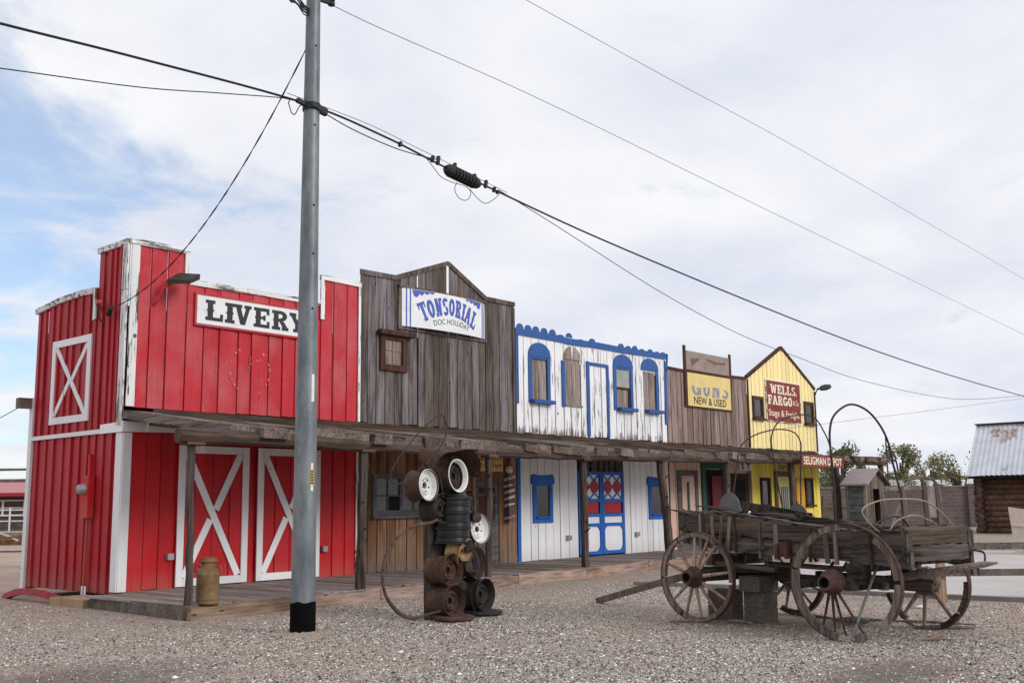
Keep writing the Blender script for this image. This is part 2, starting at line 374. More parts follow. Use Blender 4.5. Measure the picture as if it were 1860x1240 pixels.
def gravel_ground_mat():
    m, nt, b = new_mat('gravel_and_dirt')
    tc = nd(nt, 'ShaderNodeTexCoord')
    o = tc.outputs['Object']
    big = nd(nt, 'ShaderNodeTexNoise', {'Vector': o, 'Scale': 0.35, 'Detail': 5.0, 'Roughness': 0.6}).outputs['Fac']
    mid = nd(nt, 'ShaderNodeTexNoise', {'Vector': o, 'Scale': 3.0, 'Detail': 8.0, 'Roughness': 0.7}).outputs['Fac']
    fine = nd(nt, 'ShaderNodeTexNoise', {'Vector': o, 'Scale': 60.0, 'Detail': 3.0, 'Roughness': 0.7}).outputs['Fac']
    vo = nd(nt, 'ShaderNodeTexVoronoi', {'Vector': o, 'Scale': 42.0, 'Randomness': 1.0})
    vs = nd(nt, 'ShaderNodeSeparateColor', {0: vo.outputs['Color']}).outputs[0]
    peb = ramp(nt, vs, [(0.0, (0.044, 0.037, 0.033)), (0.3, (0.226, 0.185, 0.158)), (0.7, (0.452, 0.397, 0.346)), (1.0, (0.779, 0.708, 0.632))])
    dirt = ramp(nt, mid, [(0.3, (0.314, 0.213, 0.158)), (0.7, (0.484, 0.354, 0.275))])
    pick = ramp(nt, mth(nt, 'ADD', mth(nt, 'MULTIPLY', big, 0.7), mth(nt, 'MULTIPLY', mid, 0.3)), [(0.42, 0.25), (0.58, 0.85)])
    col = mixc(nt, pick, dirt, peb)
    k = ramp(nt, fine, [(0.3, 0.72), (0.7, 1.2)])
    col = mixc(nt, 1.0, col, k, 'MULTIPLY')
    # bare dark soil in two worn places; a darker patch under the wagon
    for (cx, cy, rx, ry) in ((-4.5, -7.3, 1.9, 1.5), (0.4, -13.2, 2.0, 0.8), (3.6, -10.8, 1.6, 1.4)):
        dv = nd(nt, 'ShaderNodeMapping', {'Vector': o, 'Location': (-cx / rx, -cy / ry, 0), 'Scale': (1 / rx, 1 / ry, 0)}).outputs[0]
        ln_ = nd(nt, 'ShaderNodeVectorMath', {0: dv}, operation='LENGTH').outputs['Value']
        dm = nd(nt, 'ShaderNodeMapRange', {0: mth(nt, 'ADD', ln_, mth(nt, 'MULTIPLY', mth(nt, 'ADD', mid, mth(nt, 'MULTIPLY', fine, 0.5)), 1.3)), 1: 1.25, 2: 2.0, 3: 0.75, 4: 0.0}).outputs[0]
        col = mixc(nt, dm, col, mixc(nt, fine, (0.070, 0.056, 0.050), (0.19, 0.155, 0.137)))
    nt.links.new(col, b.inputs['Base Color'])
    b.inputs['Roughness'].default_value = 0.95
    b.inputs['Specular IOR Level'].default_value = 0.2
    hh = mth(nt, 'ADD', mth(nt, 'MULTIPLY', vo.outputs['Distance'], -0.8), mth(nt, 'MULTIPLY', fine, 0.6))
    bp = nd(nt, 'ShaderNodeBump', {'Height': hh, 'Strength': 0.6, 'Distance': 0.02})
    nt.links.new(bp.outputs[0], b.inputs['Normal'])
    return m


def stones_mat():
    m, nt, b = new_mat('gravel_stones')
    at = nd(nt, 'ShaderNodeAttribute', attribute_name='tone')
    col = ramp(nt, at.outputs['Fac'], [(0.0, (0.020, 0.018, 0.017)), (0.25, (0.093, 0.079, 0.071)), (0.45, (0.309, 0.254, 0.213)),
                                      (0.70, (0.457, 0.408, 0.359)), (0.88, (0.667, 0.612, 0.547)), (1.0, (0.900, 0.876, 0.806))])
    nt.links.new(col, b.inputs['Base Color'])
    b.inputs['Roughness'].default_value = 0.85
    return m


M['ground'] = gravel_ground_mat()
M['stones'] = stones_mat()

# ------------------------------------------------------------------ mesh helpers
ORG = {}


class MB:
    def __init__(self, tone=None):
        self.v, self.f, self.t, self.tone = [], [], [], tone

    def _tone(self, t):
        return t if t is not None else (self.tone if self.tone is not None else R(0, 1))

    def add(self, vs, fs, tone=None):
        o = len(self.v)
        self.v += [tuple(p) for p in vs]
        t = self._tone(tone)
        for f in fs:
            self.f.append([o + i for i in f])
            self.t.append(t)

    def hexa(self, p, tone=None):          # 8 points: bottom ring 0-3, top ring 4-7
        self.add(p, [(0, 3, 2, 1), (4, 5, 6, 7), (0, 1, 5, 4), (1, 2, 6, 5), (2, 3, 7, 6), (3, 0, 4, 7)], tone)

    def box(self, x0, x1, y0, y1, z0, z1, tone=None):
        self.hexa([(x0, y0, z0), (x1, y0, z0), (x1, y1, z0), (x0, y1, z0), (x0, y0, z1), (x1, y0, z1), (x1, y1, z1), (x0, y1, z1)], tone)

    def bar(self, a, b, w, h, up=(0, 0, 1), tone=None):
        """square-section bar from a to b, w across, h along `up`."""
        a, b = Vector(a), Vector(b)
        d = (b - a).normalized()
        s = d.cross(Vector(up))
        if s.length < 1e-4:
            s = d.cross(Vector((1, 0, 0)))
        s.normalize()
        n = s.cross(d)
        s, n = s * w / 2, n * h / 2
        self.hexa([a - s - n, a + s - n, b + s - n, b - s - n, a - s + n, a + s + n, b + s + n, b - s + n], tone)

    def tube(self, pts, r, n=8, tone=None, closed=False, cap=True):
        pts = [Vector(p) for p in pts]
        m = len(pts)
        rr = r if isinstance(r, (list, tuple)) else [r] * m
        vs, fs = [], []
        prev = None
        for i, p in enumerate(pts):
            d = (pts[(i + 1) % m] - pts[i - 1]) if closed else (pts[min(i + 1, m - 1)] - pts[max(i - 1, 0)])
            d.normalize()
            if prev is None:
                s = d.cross(Vector((0, 0, 1)))
                if s.length < 0.05:
                    s = d.cross(Vector((1, 0, 0)))
            else:
                s = prev - d * prev.dot(d)
            s.normalize()
            prev = s
            q = d.cross(s)
            for k in range(n):
                a = 2 * PI * k / n
                vs.append(p + (s * math.cos(a) + q * math.sin(a)) * rr[i])
        rng = m if closed else m - 1
        for i in range(rng):
            j = (i + 1) % m
            for k in range(n):
                l = (k + 1) % n
                fs.append((i * n + k, i * n + l, j * n + l, j * n + k))
        if cap and not closed:
            fs.append(tuple(range(n))[::-1])
            fs.append(tuple((m - 1) * n + k for k in range(n)))
        self.add(vs, fs, tone)

    def lathe(self, prof, c, axis=(0, 0, 1), n=20, tone=None, a0=0.0, a1=2 * PI):
        """profile of (radius, distance along axis) about the axis through c."""
        c, ax = Vector(c), Vector(axis).normalized()
        s = ax.cross(Vector((0, 0, 1)))
        if s.length < 0.05:
            s = Vector((1, 0, 0))
        s.normalize()
        q = ax.cross(s)
        full = abs(a1 - a0) > 2 * PI - 1e-3
        cnt = n if full else n + 1
        vs, fs = [], []
        for (r, t) in prof:
            for k in range(cnt):
                a = a0 + (a1 - a0) * k / n
                vs.append(c + ax * t + (s * math.cos(a) + q * math.sin(a)) * r)
        for i in range(len(prof) - 1):
            for k in range(n):
                l = (k + 1) % cnt
                fs.append((i * cnt + k, i * cnt + l, (i + 1) * cnt + l, (i + 1) * cnt + k))
        self.add(vs, fs, tone)

    def prism(self, poly, d0, d1, P=None, tone=None):
        """polygon in (a, z) swept in depth from d0 to d1; P maps (a, z, d) to the world."""
        P = P or FRONT
        n = len(poly)
        vs = [P(a, z, d0) for a, z in poly] + [P(a, z, d1) for a, z in poly]
        fs = [tuple(range(n)), tuple(range(2 * n - 1, n - 1, -1))]
        fs += [((i + 1) % n, i, n + i, n + (i + 1) % n) for i in range(n)]
        self.add(vs, fs, tone)

    def face(self, pts, tone=None):
        self.add(pts, [tuple(range(len(pts)))], tone)


def FRONT(a, z, d):            # on the street front: a along it, d out towards the street
    return (a, -d, z)


def SIDE(a, z, d):             # on the left gable end of the livery barn: a runs back from the street
    return (-d, a, z)


def link(o, parent, origin):
    COL.objects.link(o)
    ORG[o.name] = Vector(origin)
    if parent is not None:
        o.parent = parent
        o.location = Vector(origin) - ORG[parent.name]
    else:
        o.location = origin


def thing(name, label, cat, loc=(0, 0, 0), group=None, kind=None):
    o = bpy.data.objects.new(name, None)
    o.empty_display_size = 0.2
    link(o, None, loc)
    tag(o, label, cat, group, kind)
    return o


def tag(o, label=None, cat=None, group=None, kind=None):
    for k, v in (('label', label), ('category', cat), ('group', group), ('kind', kind)):
        if v:
            o[k] = v
    return o


EACH = {'corner_trim', 'corner_post', 'parapet_trim', 'boarding', 'bolt_holes', 'paper_label', 'hangers', 'spring', 'conduit', 'slack_loop', 'bars', 'green_strip', 'panel', 'brace', 'wire_loop', 'painted_border', 'band', 'stain'}


def pieces(mb, tol=0.035):
    """loose pieces of a mesh, those that touch kept together."""
    par = list(range(len(mb.v)))
    def find(i):
        while par[i] != i:
            par[i] = par[par[i]]
            i = par[i]
        return i
    for f in mb.f:
        for i in f[1:]:
            par[find(i)] = find(f[0])
    box = {}
    for i, p in enumerate(mb.v):
        b = box.setdefault(find(i), [list(p), list(p)])
        for k in range(3):
            b[0][k] = min(b[0][k], p[k])
            b[1][k] = max(b[1][k], p[k])
    ks = list(box)
    for i, a in enumerate(ks):
        for b in ks[i + 1:]:
            if all(box[a][0][k] - tol <= box[b][1][k] and box[b][0][k] - tol <= box[a][1][k] for k in range(3)):
                par[find(a)] = find(b)
    out = {}
    for f, t in zip(mb.f, mb.t):
        out.setdefault(find(f[0]), []).append((f, t))
    res = []
    for fl in out.values():
        m, idx = MB(), {}
        for f, t in fl:
            g = []
            for i in f:
                if i not in idx:
                    idx[i] = len(m.v)
                    m.v.append(mb.v[i])
                g.append(idx[i])
            m.f.append(g)
            m.t.append(t)
        res.append(m)
    return res


def build(name, mb, mat, parent=None, origin=None, smooth=False, label=None, each=None):
    if (name in EACH) if each is None else each:
        ps = pieces(mb)
        if len(ps) > 1:
            return [build(name, p, mat, parent, origin, smooth, label, False) for p in ps][0]
    origin = Vector(origin) if origin is not None else (ORG[parent.name] if parent is not None else Vector((0, 0, 0)))
    me = bpy.data.meshes.new(name)
    me.from_pydata([tuple(Vector(p) - origin) for p in mb.v], [], mb.f)
    at = me.attributes.new('tone', 'FLOAT', 'FACE')
    at.data.foreach_set('value', np.array(mb.t, dtype=np.float32))
    me.materials.append(M[mat] if isinstance(mat, str) else mat)
    if smooth:
        me.polygons.foreach_set('use_smooth', [True] * len(me.polygons))
        if hasattr(me, 'set_sharp_from_angle'):
            me.set_sharp_from_angle(angle=math.radians(38))
    me.update()
    o = bpy.data.objects.new(name, me)
    link(o, parent, origin)
    if label:
        o['label'] = label
    return o


def solo(name, mb, mat, label, cat, group=None, origin=(0, 0, 0), smooth=False, kind=None):
    return tag(build(name, mb, mat, None, origin, smooth), label, cat, group, kind)


def lerp(a, b, t):
    return a + (b - a) * t


def profile(pts):
    """piecewise linear z(a) through the points."""
    def f(a):
        for (x0, z0), (x1, z1) in zip(pts, pts[1:]):
            if x0 <= a <= x1:
                return z0 if x1 == x0 else lerp(z0, z1, (a - x0) / (x1 - x0))
        return pts[0][1] if a < pts[0][0] else pts[-1][1]
    return f


def boards(mb, P, a0, a1, top, bot, w=0.22, th=0.022, lap=0.0, gap=0.006, jt=0.006, jb=0.012, holes=(), breaks=(), d0=0.0, var=0.18):
    """upright boards side by side from a0 to a1; top and bot give their ends; holes = (a0, a1, z0, z1)."""
    top = top if callable(top) else (lambda a, z=top: z)
    bot = bot if callable(bot) else (lambda a, z=bot: z)
    cuts = sorted({a0, a1, *[b for b in breaks if a0 < b < a1], *[h[i] for h in holes for i in (0, 1) if a0 < h[i] < a1]})
    for c0, c1 in zip(cuts, cuts[1:]):
        n = max(1, round((c1 - c0) / w))
        ws = [1 + R(-var, var) for _ in range(n)]
        s = sum(ws)
        x = c0
        for q in ws:
            x1 = x + (c1 - c0) * q / s
            l, r = x + gap / 2, x1 - gap / 2
            dz, db, tn, dd = R(-jt, jt), R(-jb, jb), R(0, 1), R(-0.006, 0.006)
            e = 1e-4
            spans = [(bot(l + e) + db, bot(r - e) + db + R(-jb, jb) * 0.5, top(l + e) + dz, top(r - e) + dz)]
            for h in holes:
                if l >= h[0] - 1e-3 and r <= h[1] + 1e-3:
                    ns = []
                    for (bl, br, tl, tr) in spans:
                        if h[2] > bl + 0.02:
                            ns.append((bl, br, min(tl, h[2]), min(tr, h[2])))
                        if h[3] < tl - 0.02:
                            ns.append((max(bl, h[3]), max(br, h[3]), tl, tr))
                    spans = ns
            for (bl, br, tl, tr) in spans:
                dl, dr = d0 + dd, d0 + dd
                mb.hexa([P(l, bl, dl), P(r, br, dr), P(r, br, dr + th), P(l, bl, dl + th + lap),
                         P(l, tl, dl), P(r, tr, dr), P(r, tr, dr + th), P(l, tl, dl + th + lap)], tn)
            x = x1


def frame(mb, P, a0, a1, z0, z1, w, d0, d1, wt=None, wb=None):
    wt, wb = wt or w, wb or w
    mb.prism([(a0, z0), (a0 + w, z0), (a0 + w, z1), (a0, z1)], d0, d1, P)
    mb.prism([(a1 - w, z0), (a1, z0), (a1, z1), (a1 - w, z1)], d0, d1, P)
    mb.prism([(a0 + w, z1 - wt), (a1 - w, z1 - wt), (a1 - w, z1), (a0 + w, z1)], d0, d1 - 0.003, P)
    mb.prism([(a0 + w, z0), (a1 - w, z0), (a1 - w, z0 + wb), (a0 + w, z0 + wb)], d0, d1 - 0.003, P)


def rect(a0, a1, z0, z1):
    return [(a0, z0), (a1, z0), (a1, z1), (a0, z1)]


def strip(mb, P, pts, w, d0, d1, tone=None):
    """flat board laid along a polyline in the wall plane."""
    for (x0, z0), (x1, z1) in zip(pts, pts[1:]):
        L = math.hypot(x1 - x0, z1 - z0)
        nx, nz = -(z1 - z0) / L * w / 2, (x1 - x0) / L * w / 2
        mb.prism([(x0 - nx, z0 - nz), (x1 - nx, z1 - nz), (x1 + nx, z1 + nz), (x0 + nx, z0 + nz)], d0, d1, P, tone)


# ------------------------------------------------------------------ lettering
def arc(cx, cy, rx, ry, a0, a1, w, n=14):
    out, inn = [], []
    for k in range(n + 1):
        a = math.radians(lerp(a0, a1, k / n))
        out.append((cx + rx * math.cos(a), cy + ry * math.sin(a)))
        inn.append((cx + (rx - w) * math.cos(a), cy + (ry - w * 0.8) * math.sin(a)))
    return [[out[k], out[k + 1], inn[k + 1], inn[k]] for k in range(n)]


def ln(p, q, w):
    """slanting stroke w wide measured level."""
    return [(p[0] - w / 2, p[1]), (q[0] - w / 2, q[1]), (q[0] + w / 2, q[1]), (p[0] + w / 2, p[1])]


def slab(ch, t=0.2, s=0.15):
    """polygons of a slab-serif capital in a box one unit high; returns width, polygons."""
    def rc(x0, y0, x1, y1):
        return [(x0, y0), (x1, y0), (x1, y1), (x0, y1)]
    def sp(x, w=None):           # a stem with its two serifs and the spur at its waist
        o = 0.09
        return [rc(x, s, x + t, 1 - s), rc(x - o, 1 - s, x + t + o, 1), rc(x - o, 0, x + t + o, s),
                [(x - 0.05, .5), (x, .43), (x, .57)], [(x + t + 0.05, .5), (x + t, .57), (x + t, .43)]]
    if ch == 'L':
        return .78, sp(.1) + [rc(.1 + t + .09, 0, .78, s), rc(.78 - .13, s, .78, .36)]
    if ch == 'I':
        return .42, sp(.11)
    if ch == 'V':
        return .84, [ln((.2, 1 - s), (.42, 0), t), ln((.66, 1 - s), (.44, .0), t * .8), rc(0, 1 - s, .38, 1), rc(.48, 1 - s, .84, 1)]
    if ch == 'E':
        return .76, sp(.1) + [rc(.1 + t + .09, 0, .76, s), rc(.63, s, .76, .34), rc(.1 + t + .09, 1 - s, .74, 1), rc(.61, .68, .74, 1 - s), rc(.1 + t, .43, .5, .57), rc(.46, .36, .57, .64)]
    if ch == 'F':
        return .72, sp(.1) + [rc(.1 + t + .09, 1 - s, .72, 1), rc(.59, .66, .72, 1 - s), rc(.1 + t, .42, .48, .57), rc(.44, .34, .55, .65)]
    if ch == 'R':
        return .84, sp(.1) + [rc(.1 + t + .09, 1 - s, .46, 1)] + arc(.44, .73, .32, .27, -90, 90, t * .9) + [rc(.1 + t, .46, .46, .46 + s * .8), ln((.48, .46), (.66, s), t), rc(.5, 0, .84, s)]
    if ch == 'Y':
        return .84, [ln((.2, 1 - s), (.4, .45), t), ln((.64, 1 - s), (.44, .45), t), rc(.42 - t / 2, s, .42 + t / 2, .47), rc(0, 1 - s, .36, 1), rc(.48, 1 - s, .84, 1), rc(.2, 0, .64, s)]
    if ch == 'T':
        return .76, [rc(.38 - t / 2, s, .38 + t / 2, 1 - s), rc(0, 1 - s, .76, 1), rc(0, .66, .12, 1 - s), rc(.64, .66, .76, 1 - s), rc(.16, 0, .6, s)]
    if ch == 'O':
        return .78, arc(.39, .5, .39, .5, 0, 360, t, 26)
    if ch == 'N':
        return .86, [rc(.1, s, .1 + t * .8, 1), rc(.76 - t * .8, 0, .76, 1 - s), ln((.1 + t * .5, 1), (.76 - t * .5, 0), t), rc(0, 0, .36, s), rc(.5, 1 - s, .86, 1)]
    if ch == 'S':
        return .72, arc(.36, .74, .34, .26, 20, 262, t * .85, 16) + arc(.36, .27, .35, .27, -160, 88, t * .85, 16)
    if ch == 'A':
        return .86, [ln((.43, 1), (.18, s), t * .9), ln((.45, 1), (.68, s), t), rc(.27, .3, .6, .3 + s * .8), rc(0, 0, .36, s), rc(.5, 0, .86, s)]
    if ch == 'W':
        return 1.15, [ln((.2, 1 - s), (.38, 0), t * .85), ln((.57, .9), (.4, 0), t * .7), ln((.59, .9), (.78, 0), t * .85), ln((.97, 1 - s), (.8, 0), t * .7), rc(0, 1 - s, .36, 1), rc(.8, 1 - s, 1.15, 1)]
    if ch == 'G':
        return .8, arc(.4, .5, .4, .5, 35, 330, t, 22) + [rc(.44, .34, .8, .34 + s), rc(.8 - t * .9, .04, .8, .34)]
    if ch == 'U':
        return .84, [rc(.1, .3, .1 + t, 1 - s), rc(.74 - t, .3, .74, 1 - s), rc(0, 1 - s, .38, 1), rc(.48, 1 - s, .84, 1)] + arc(.42, .32, .32, .32, 180, 360, t, 12)
    return .4, []


def put_polys(mb, polys, mapf, P, d):
    for i, pl in enumerate(polys):
        dd = d + (i % 9) * 0.0004
        mb.face([P(*mapf(x, y), dd) for x, y in pl])


def slab_word(mb, word, a0, a1, z0, z1, P=FRONT, d=0.0, t=0.2, s=0.15, gap=0.07, warp=None, clip=None):
    gl = [slab(c, t, s) for c in word]
    tot = sum(g[0] for g in gl) + gap * (len(gl) - 1)
    x = 0
    for w, polys in gl:
        for i, pl in enumerate(polys):
            if clip:
                pl = clip(pl)
                if len(pl) < 3:
                    continue
            q = []
            for px, py in pl:
                u, v = (x + px) / tot, py
                a, z = (lerp(a0, a1, u), lerp(z0, z1, v)) if warp is None else warp(u, v)
                q.append(P(a, z, d + (i % 9) * 0.0004))
            mb.face(q)
        x += w + gap


def sans(mb, text, a0, a1, z0, z1, P=FRONT, d=0.0, bold=0.0, warp=None):
    """plain painted lettering from Blender's own font, fitted to the box."""
    cu = bpy.data.curves.new('lettering_curve', 'FONT')
    cu.body = text
    cu.offset = bold
    cu.resolution_u = 3
    ob = bpy.data.objects.new('lettering_curve', cu)
    COL.objects.link(ob)
    me = bpy.data.meshes.new_from_object(ob.evaluated_get(bpy.context.evaluated_depsgraph_get()))
    vs = [v.co.copy() for v in me.vertices]
    x0, x1 = min(v.x for v in vs), max(v.x for v in vs)
    y0, y1 = min(v.y for v in vs), max(v.y for v in vs)
    if text.islower():
        pass
    pts = []
    for v in vs:
        u, w = (v.x - x0) / (x1 - x0), (v.y - y0) / (y1 - y0)
        a, z = (lerp(a0, a1, u), lerp(z0, z1, w)) if warp is None else warp(u, w)
        pts.append(P(a, z, d))
    mb.add(pts, [tuple(p.vertices) for p in me.polygons])
    bpy.data.objects.remove(ob)
    bpy.data.meshes.remove(me)
    bpy.data.curves.remove(cu)


def clip_above(zmax):
    """keeps what is left of a letter below zmax, the rest being weathered away."""
    def f(pl):
        out = []
        for i, p in enumerate(pl):
            q = pl[(i + 1) % len(pl)]
            if p[1] <= zmax:
                out.append(p)
            if (p[1] - zmax) * (q[1] - zmax) < 0:
                t = (zmax - p[1]) / (q[1] - p[1])
                out.append((lerp(p[0], q[0], t), zmax))
        return out
    return f


# ------------------------------------------------------------------ ground
def ground():
    mb = MB(0.5)
    mb.face([(-1500, -1500, 0), (1500, -1500, 0), (1500, 1500, 0), (-1500, 1500, 0)])
    tag(build('ground', mb, 'ground'), kind='structure')
    # concrete apron to the right of the wagon, with its kerb
    mb = MB(0.5)
    mb.prism([(8.45, -5.2), (8.35, -10.3), (8.6, -18.0), (25.6, -18.0), (24.6, -5.2)], 0.0, 0.02, lambda a, z, d: (a, z, d))
    tag(build('pavement', mb, 'concrete'), kind='structure')
    mb = MB(0.5)
    edge = [(8.12, -5.1), (8.36, -7.6), (8.27, -9.0), (8.27, -10.3), (8.52, -14.0), (8.52, -18.0)]
    for (x0, y0), (x1, y1) in zip(edge, edge[1:]):
        mb.bar((x0, y0, 0.03), (x1, y1, 0.03), 0.16, 0.08)
    tag(build('kerb', mb, 'kerbstone'), kind='structure')
    mb = MB(0.5)
    mb.prism([(-6, 4.4), (1.6, 4.4), (20, 30), (30, 60), (-20, 60)], 0.0, 0.004, lambda a, z, d: (a, z, d))
    tag(build('dirt_yard', mb, 'dirt_tan'), kind='structure')
    # loose gravel, thick in the foreground and thin by the boardwalk
    rng = np.random.default_rng(3)
    n = 420000
    a = rng.uniform(math.radians(18), math.radians(82), n)
    d = 7.5 + 13.5 * rng.random(n) ** 1.25
    x = -9.44 + d * np.sin(a) * 1.05
    y = -17.17 + d * np.cos(a) * 1.05
    patch = np.sin(x * 0.9 + 1.3 * np.sin(y * 0.7)) + np.sin(y * 1.1 + 0.8 * np.sin(x * 1.3) + 2) + np.sin((x + y) * 2.3) * 0.5
    dirtp = np.clip(1.6 - np.hypot((x + 4.3) / 1.5, (y + 7.2) / 1.5), 0, 1) + np.clip(1.5 - np.hypot((x - 0.4) / 1.5, (y + 13.2) / 0.7), 0, 1) + np.clip(1.4 - np.hypot((x - 3.6) / 2.2, (y + 10.6) / 1.6), 0, 1)
    keep = (rng.random(n) > 0.9 * np.minimum(dirtp, 1)) & (rng.random(n) < np.clip(0.80 + 0.20 * patch - 0.085 * (d - 10.5), 0.07, 1)) & (y < -3.55 + 0.05 * np.maximum(x, 0) + np.where(x < -0.9, 5.5, 0)) & (x < 8.15)
    keep &= ~((x > -0.75) & (y > -3.6 + 0.05 * x))
    keep &= ~((x > -0.45) & (x < 6) & (y > -3.5))
    x, y, d = x[keep], y[keep], d[keep]
    n = len(x)
    r = rng.gamma(3.2, 0.0019, n) + 0.0035
    base = np.array([(1, 0, 0), (0, 1, 0), (-1, 0, 0), (0, -1, 0), (0.15, 0.1, 0.72), (0, 0, -0.3)], float)
    v = base[None] * rng.uniform(0.6, 1.25, (n, 6, 1))
    th = rng.uniform(0, 2 * np.pi, n)
    c, s = np.cos(th), np.sin(th)
    ar = rng.uniform(0.7, 1.5, n)
    vx = v[:, :, 0] * ar[:, None]
    vy = v[:, :, 1]
    X = (vx * c[:, None] - vy * s[:, None]) * r[:, None] + x[:, None]
    Y = (vx * s[:, None] + vy * c[:, None]) * r[:, None] + y[:, None]
    Z = (v[:, :, 2] + 0.12) * r[:, None]
    co = np.stack([X, Y, Z], -1).reshape(-1, 3).astype(np.float32)
    tri = np.array([(0, 1, 4), (1, 2, 4), (2, 3, 4), (3, 0, 4)], np.int32)
    f = (tri[None] + (np.arange(n, dtype=np.int32) * 6)[:, None, None]).reshape(-1)
    me = bpy.data.meshes.new('gravel')
    me.vertices.add(len(co))
    me.vertices.foreach_set('co', co.ravel())
    nf = len(f) // 3
    me.loops.add(len(f))
    me.loops.foreach_set('vertex_index', f)
    me.polygons.add(nf)
    me.polygons.foreach_set('loop_start', np.arange(0, nf * 3, 3, dtype=np.int32))
    at = me.attributes.new('tone', 'FLOAT', 'FACE')
    at.data.foreach_set('value', np.repeat(np.clip(rng.normal(0.50, 0.29, n), 0, 1), 4).astype(np.float32))
    me.update(calc_edges=True)
    me.validate()
    me.materials.append(M['stones'])
    o = bpy.data.objects.new('gravel', me)
    COL.objects.link(o)
    tag(o, 'loose grey and tan gravel spread over the forecourt', 'gravel', kind='stuff')


ground()


# ------------------------------------------------------------------ the five false-fronted buildings
def shell(parent, a0, a1, h, mat, left=False, depth=3.45):
    """plain sides, back and roof behind a false front."""
    mb = MB()
    if not left:
        boards(mb, lambda y, z, d: (a0 + 0.06 - d, y, z), 0.04, depth, h, 0.2, 0.3)
    boards(mb, lambda y, z, d: (a1 - 0.06 + d, y, z), 0.04, depth, h, 0.2, 0.3)
    build('side_wall', mb, mat, parent, each=True)
    mb = MB()
    boards(mb, lambda a, z, d: (a, depth + d, z), a0 + 0.03, a1 - 0.03, h - 0.3, 0.1, 0.3)
    build('rear_wall', mb, mat, parent)
    mb = MB(0.3)
    mb.hexa([(a0 + 0.1, 0.05, h - 0.05), (a1 - 0.1, 0.05, h - 0.05), (a1 - 0.1, depth + 0.1, h - 0.3), (a0 + 0.1, depth + 0.1, h - 0.3),
             (a0 + 0.1, 0.05, h), (a1 - 0.1, 0.05, h), (a1 - 0.1, depth + 0.1, h - 0.25), (a0 + 0.1, depth + 0.1, h - 0.25)])
    build('roof', mb, 'rust_dk', parent)


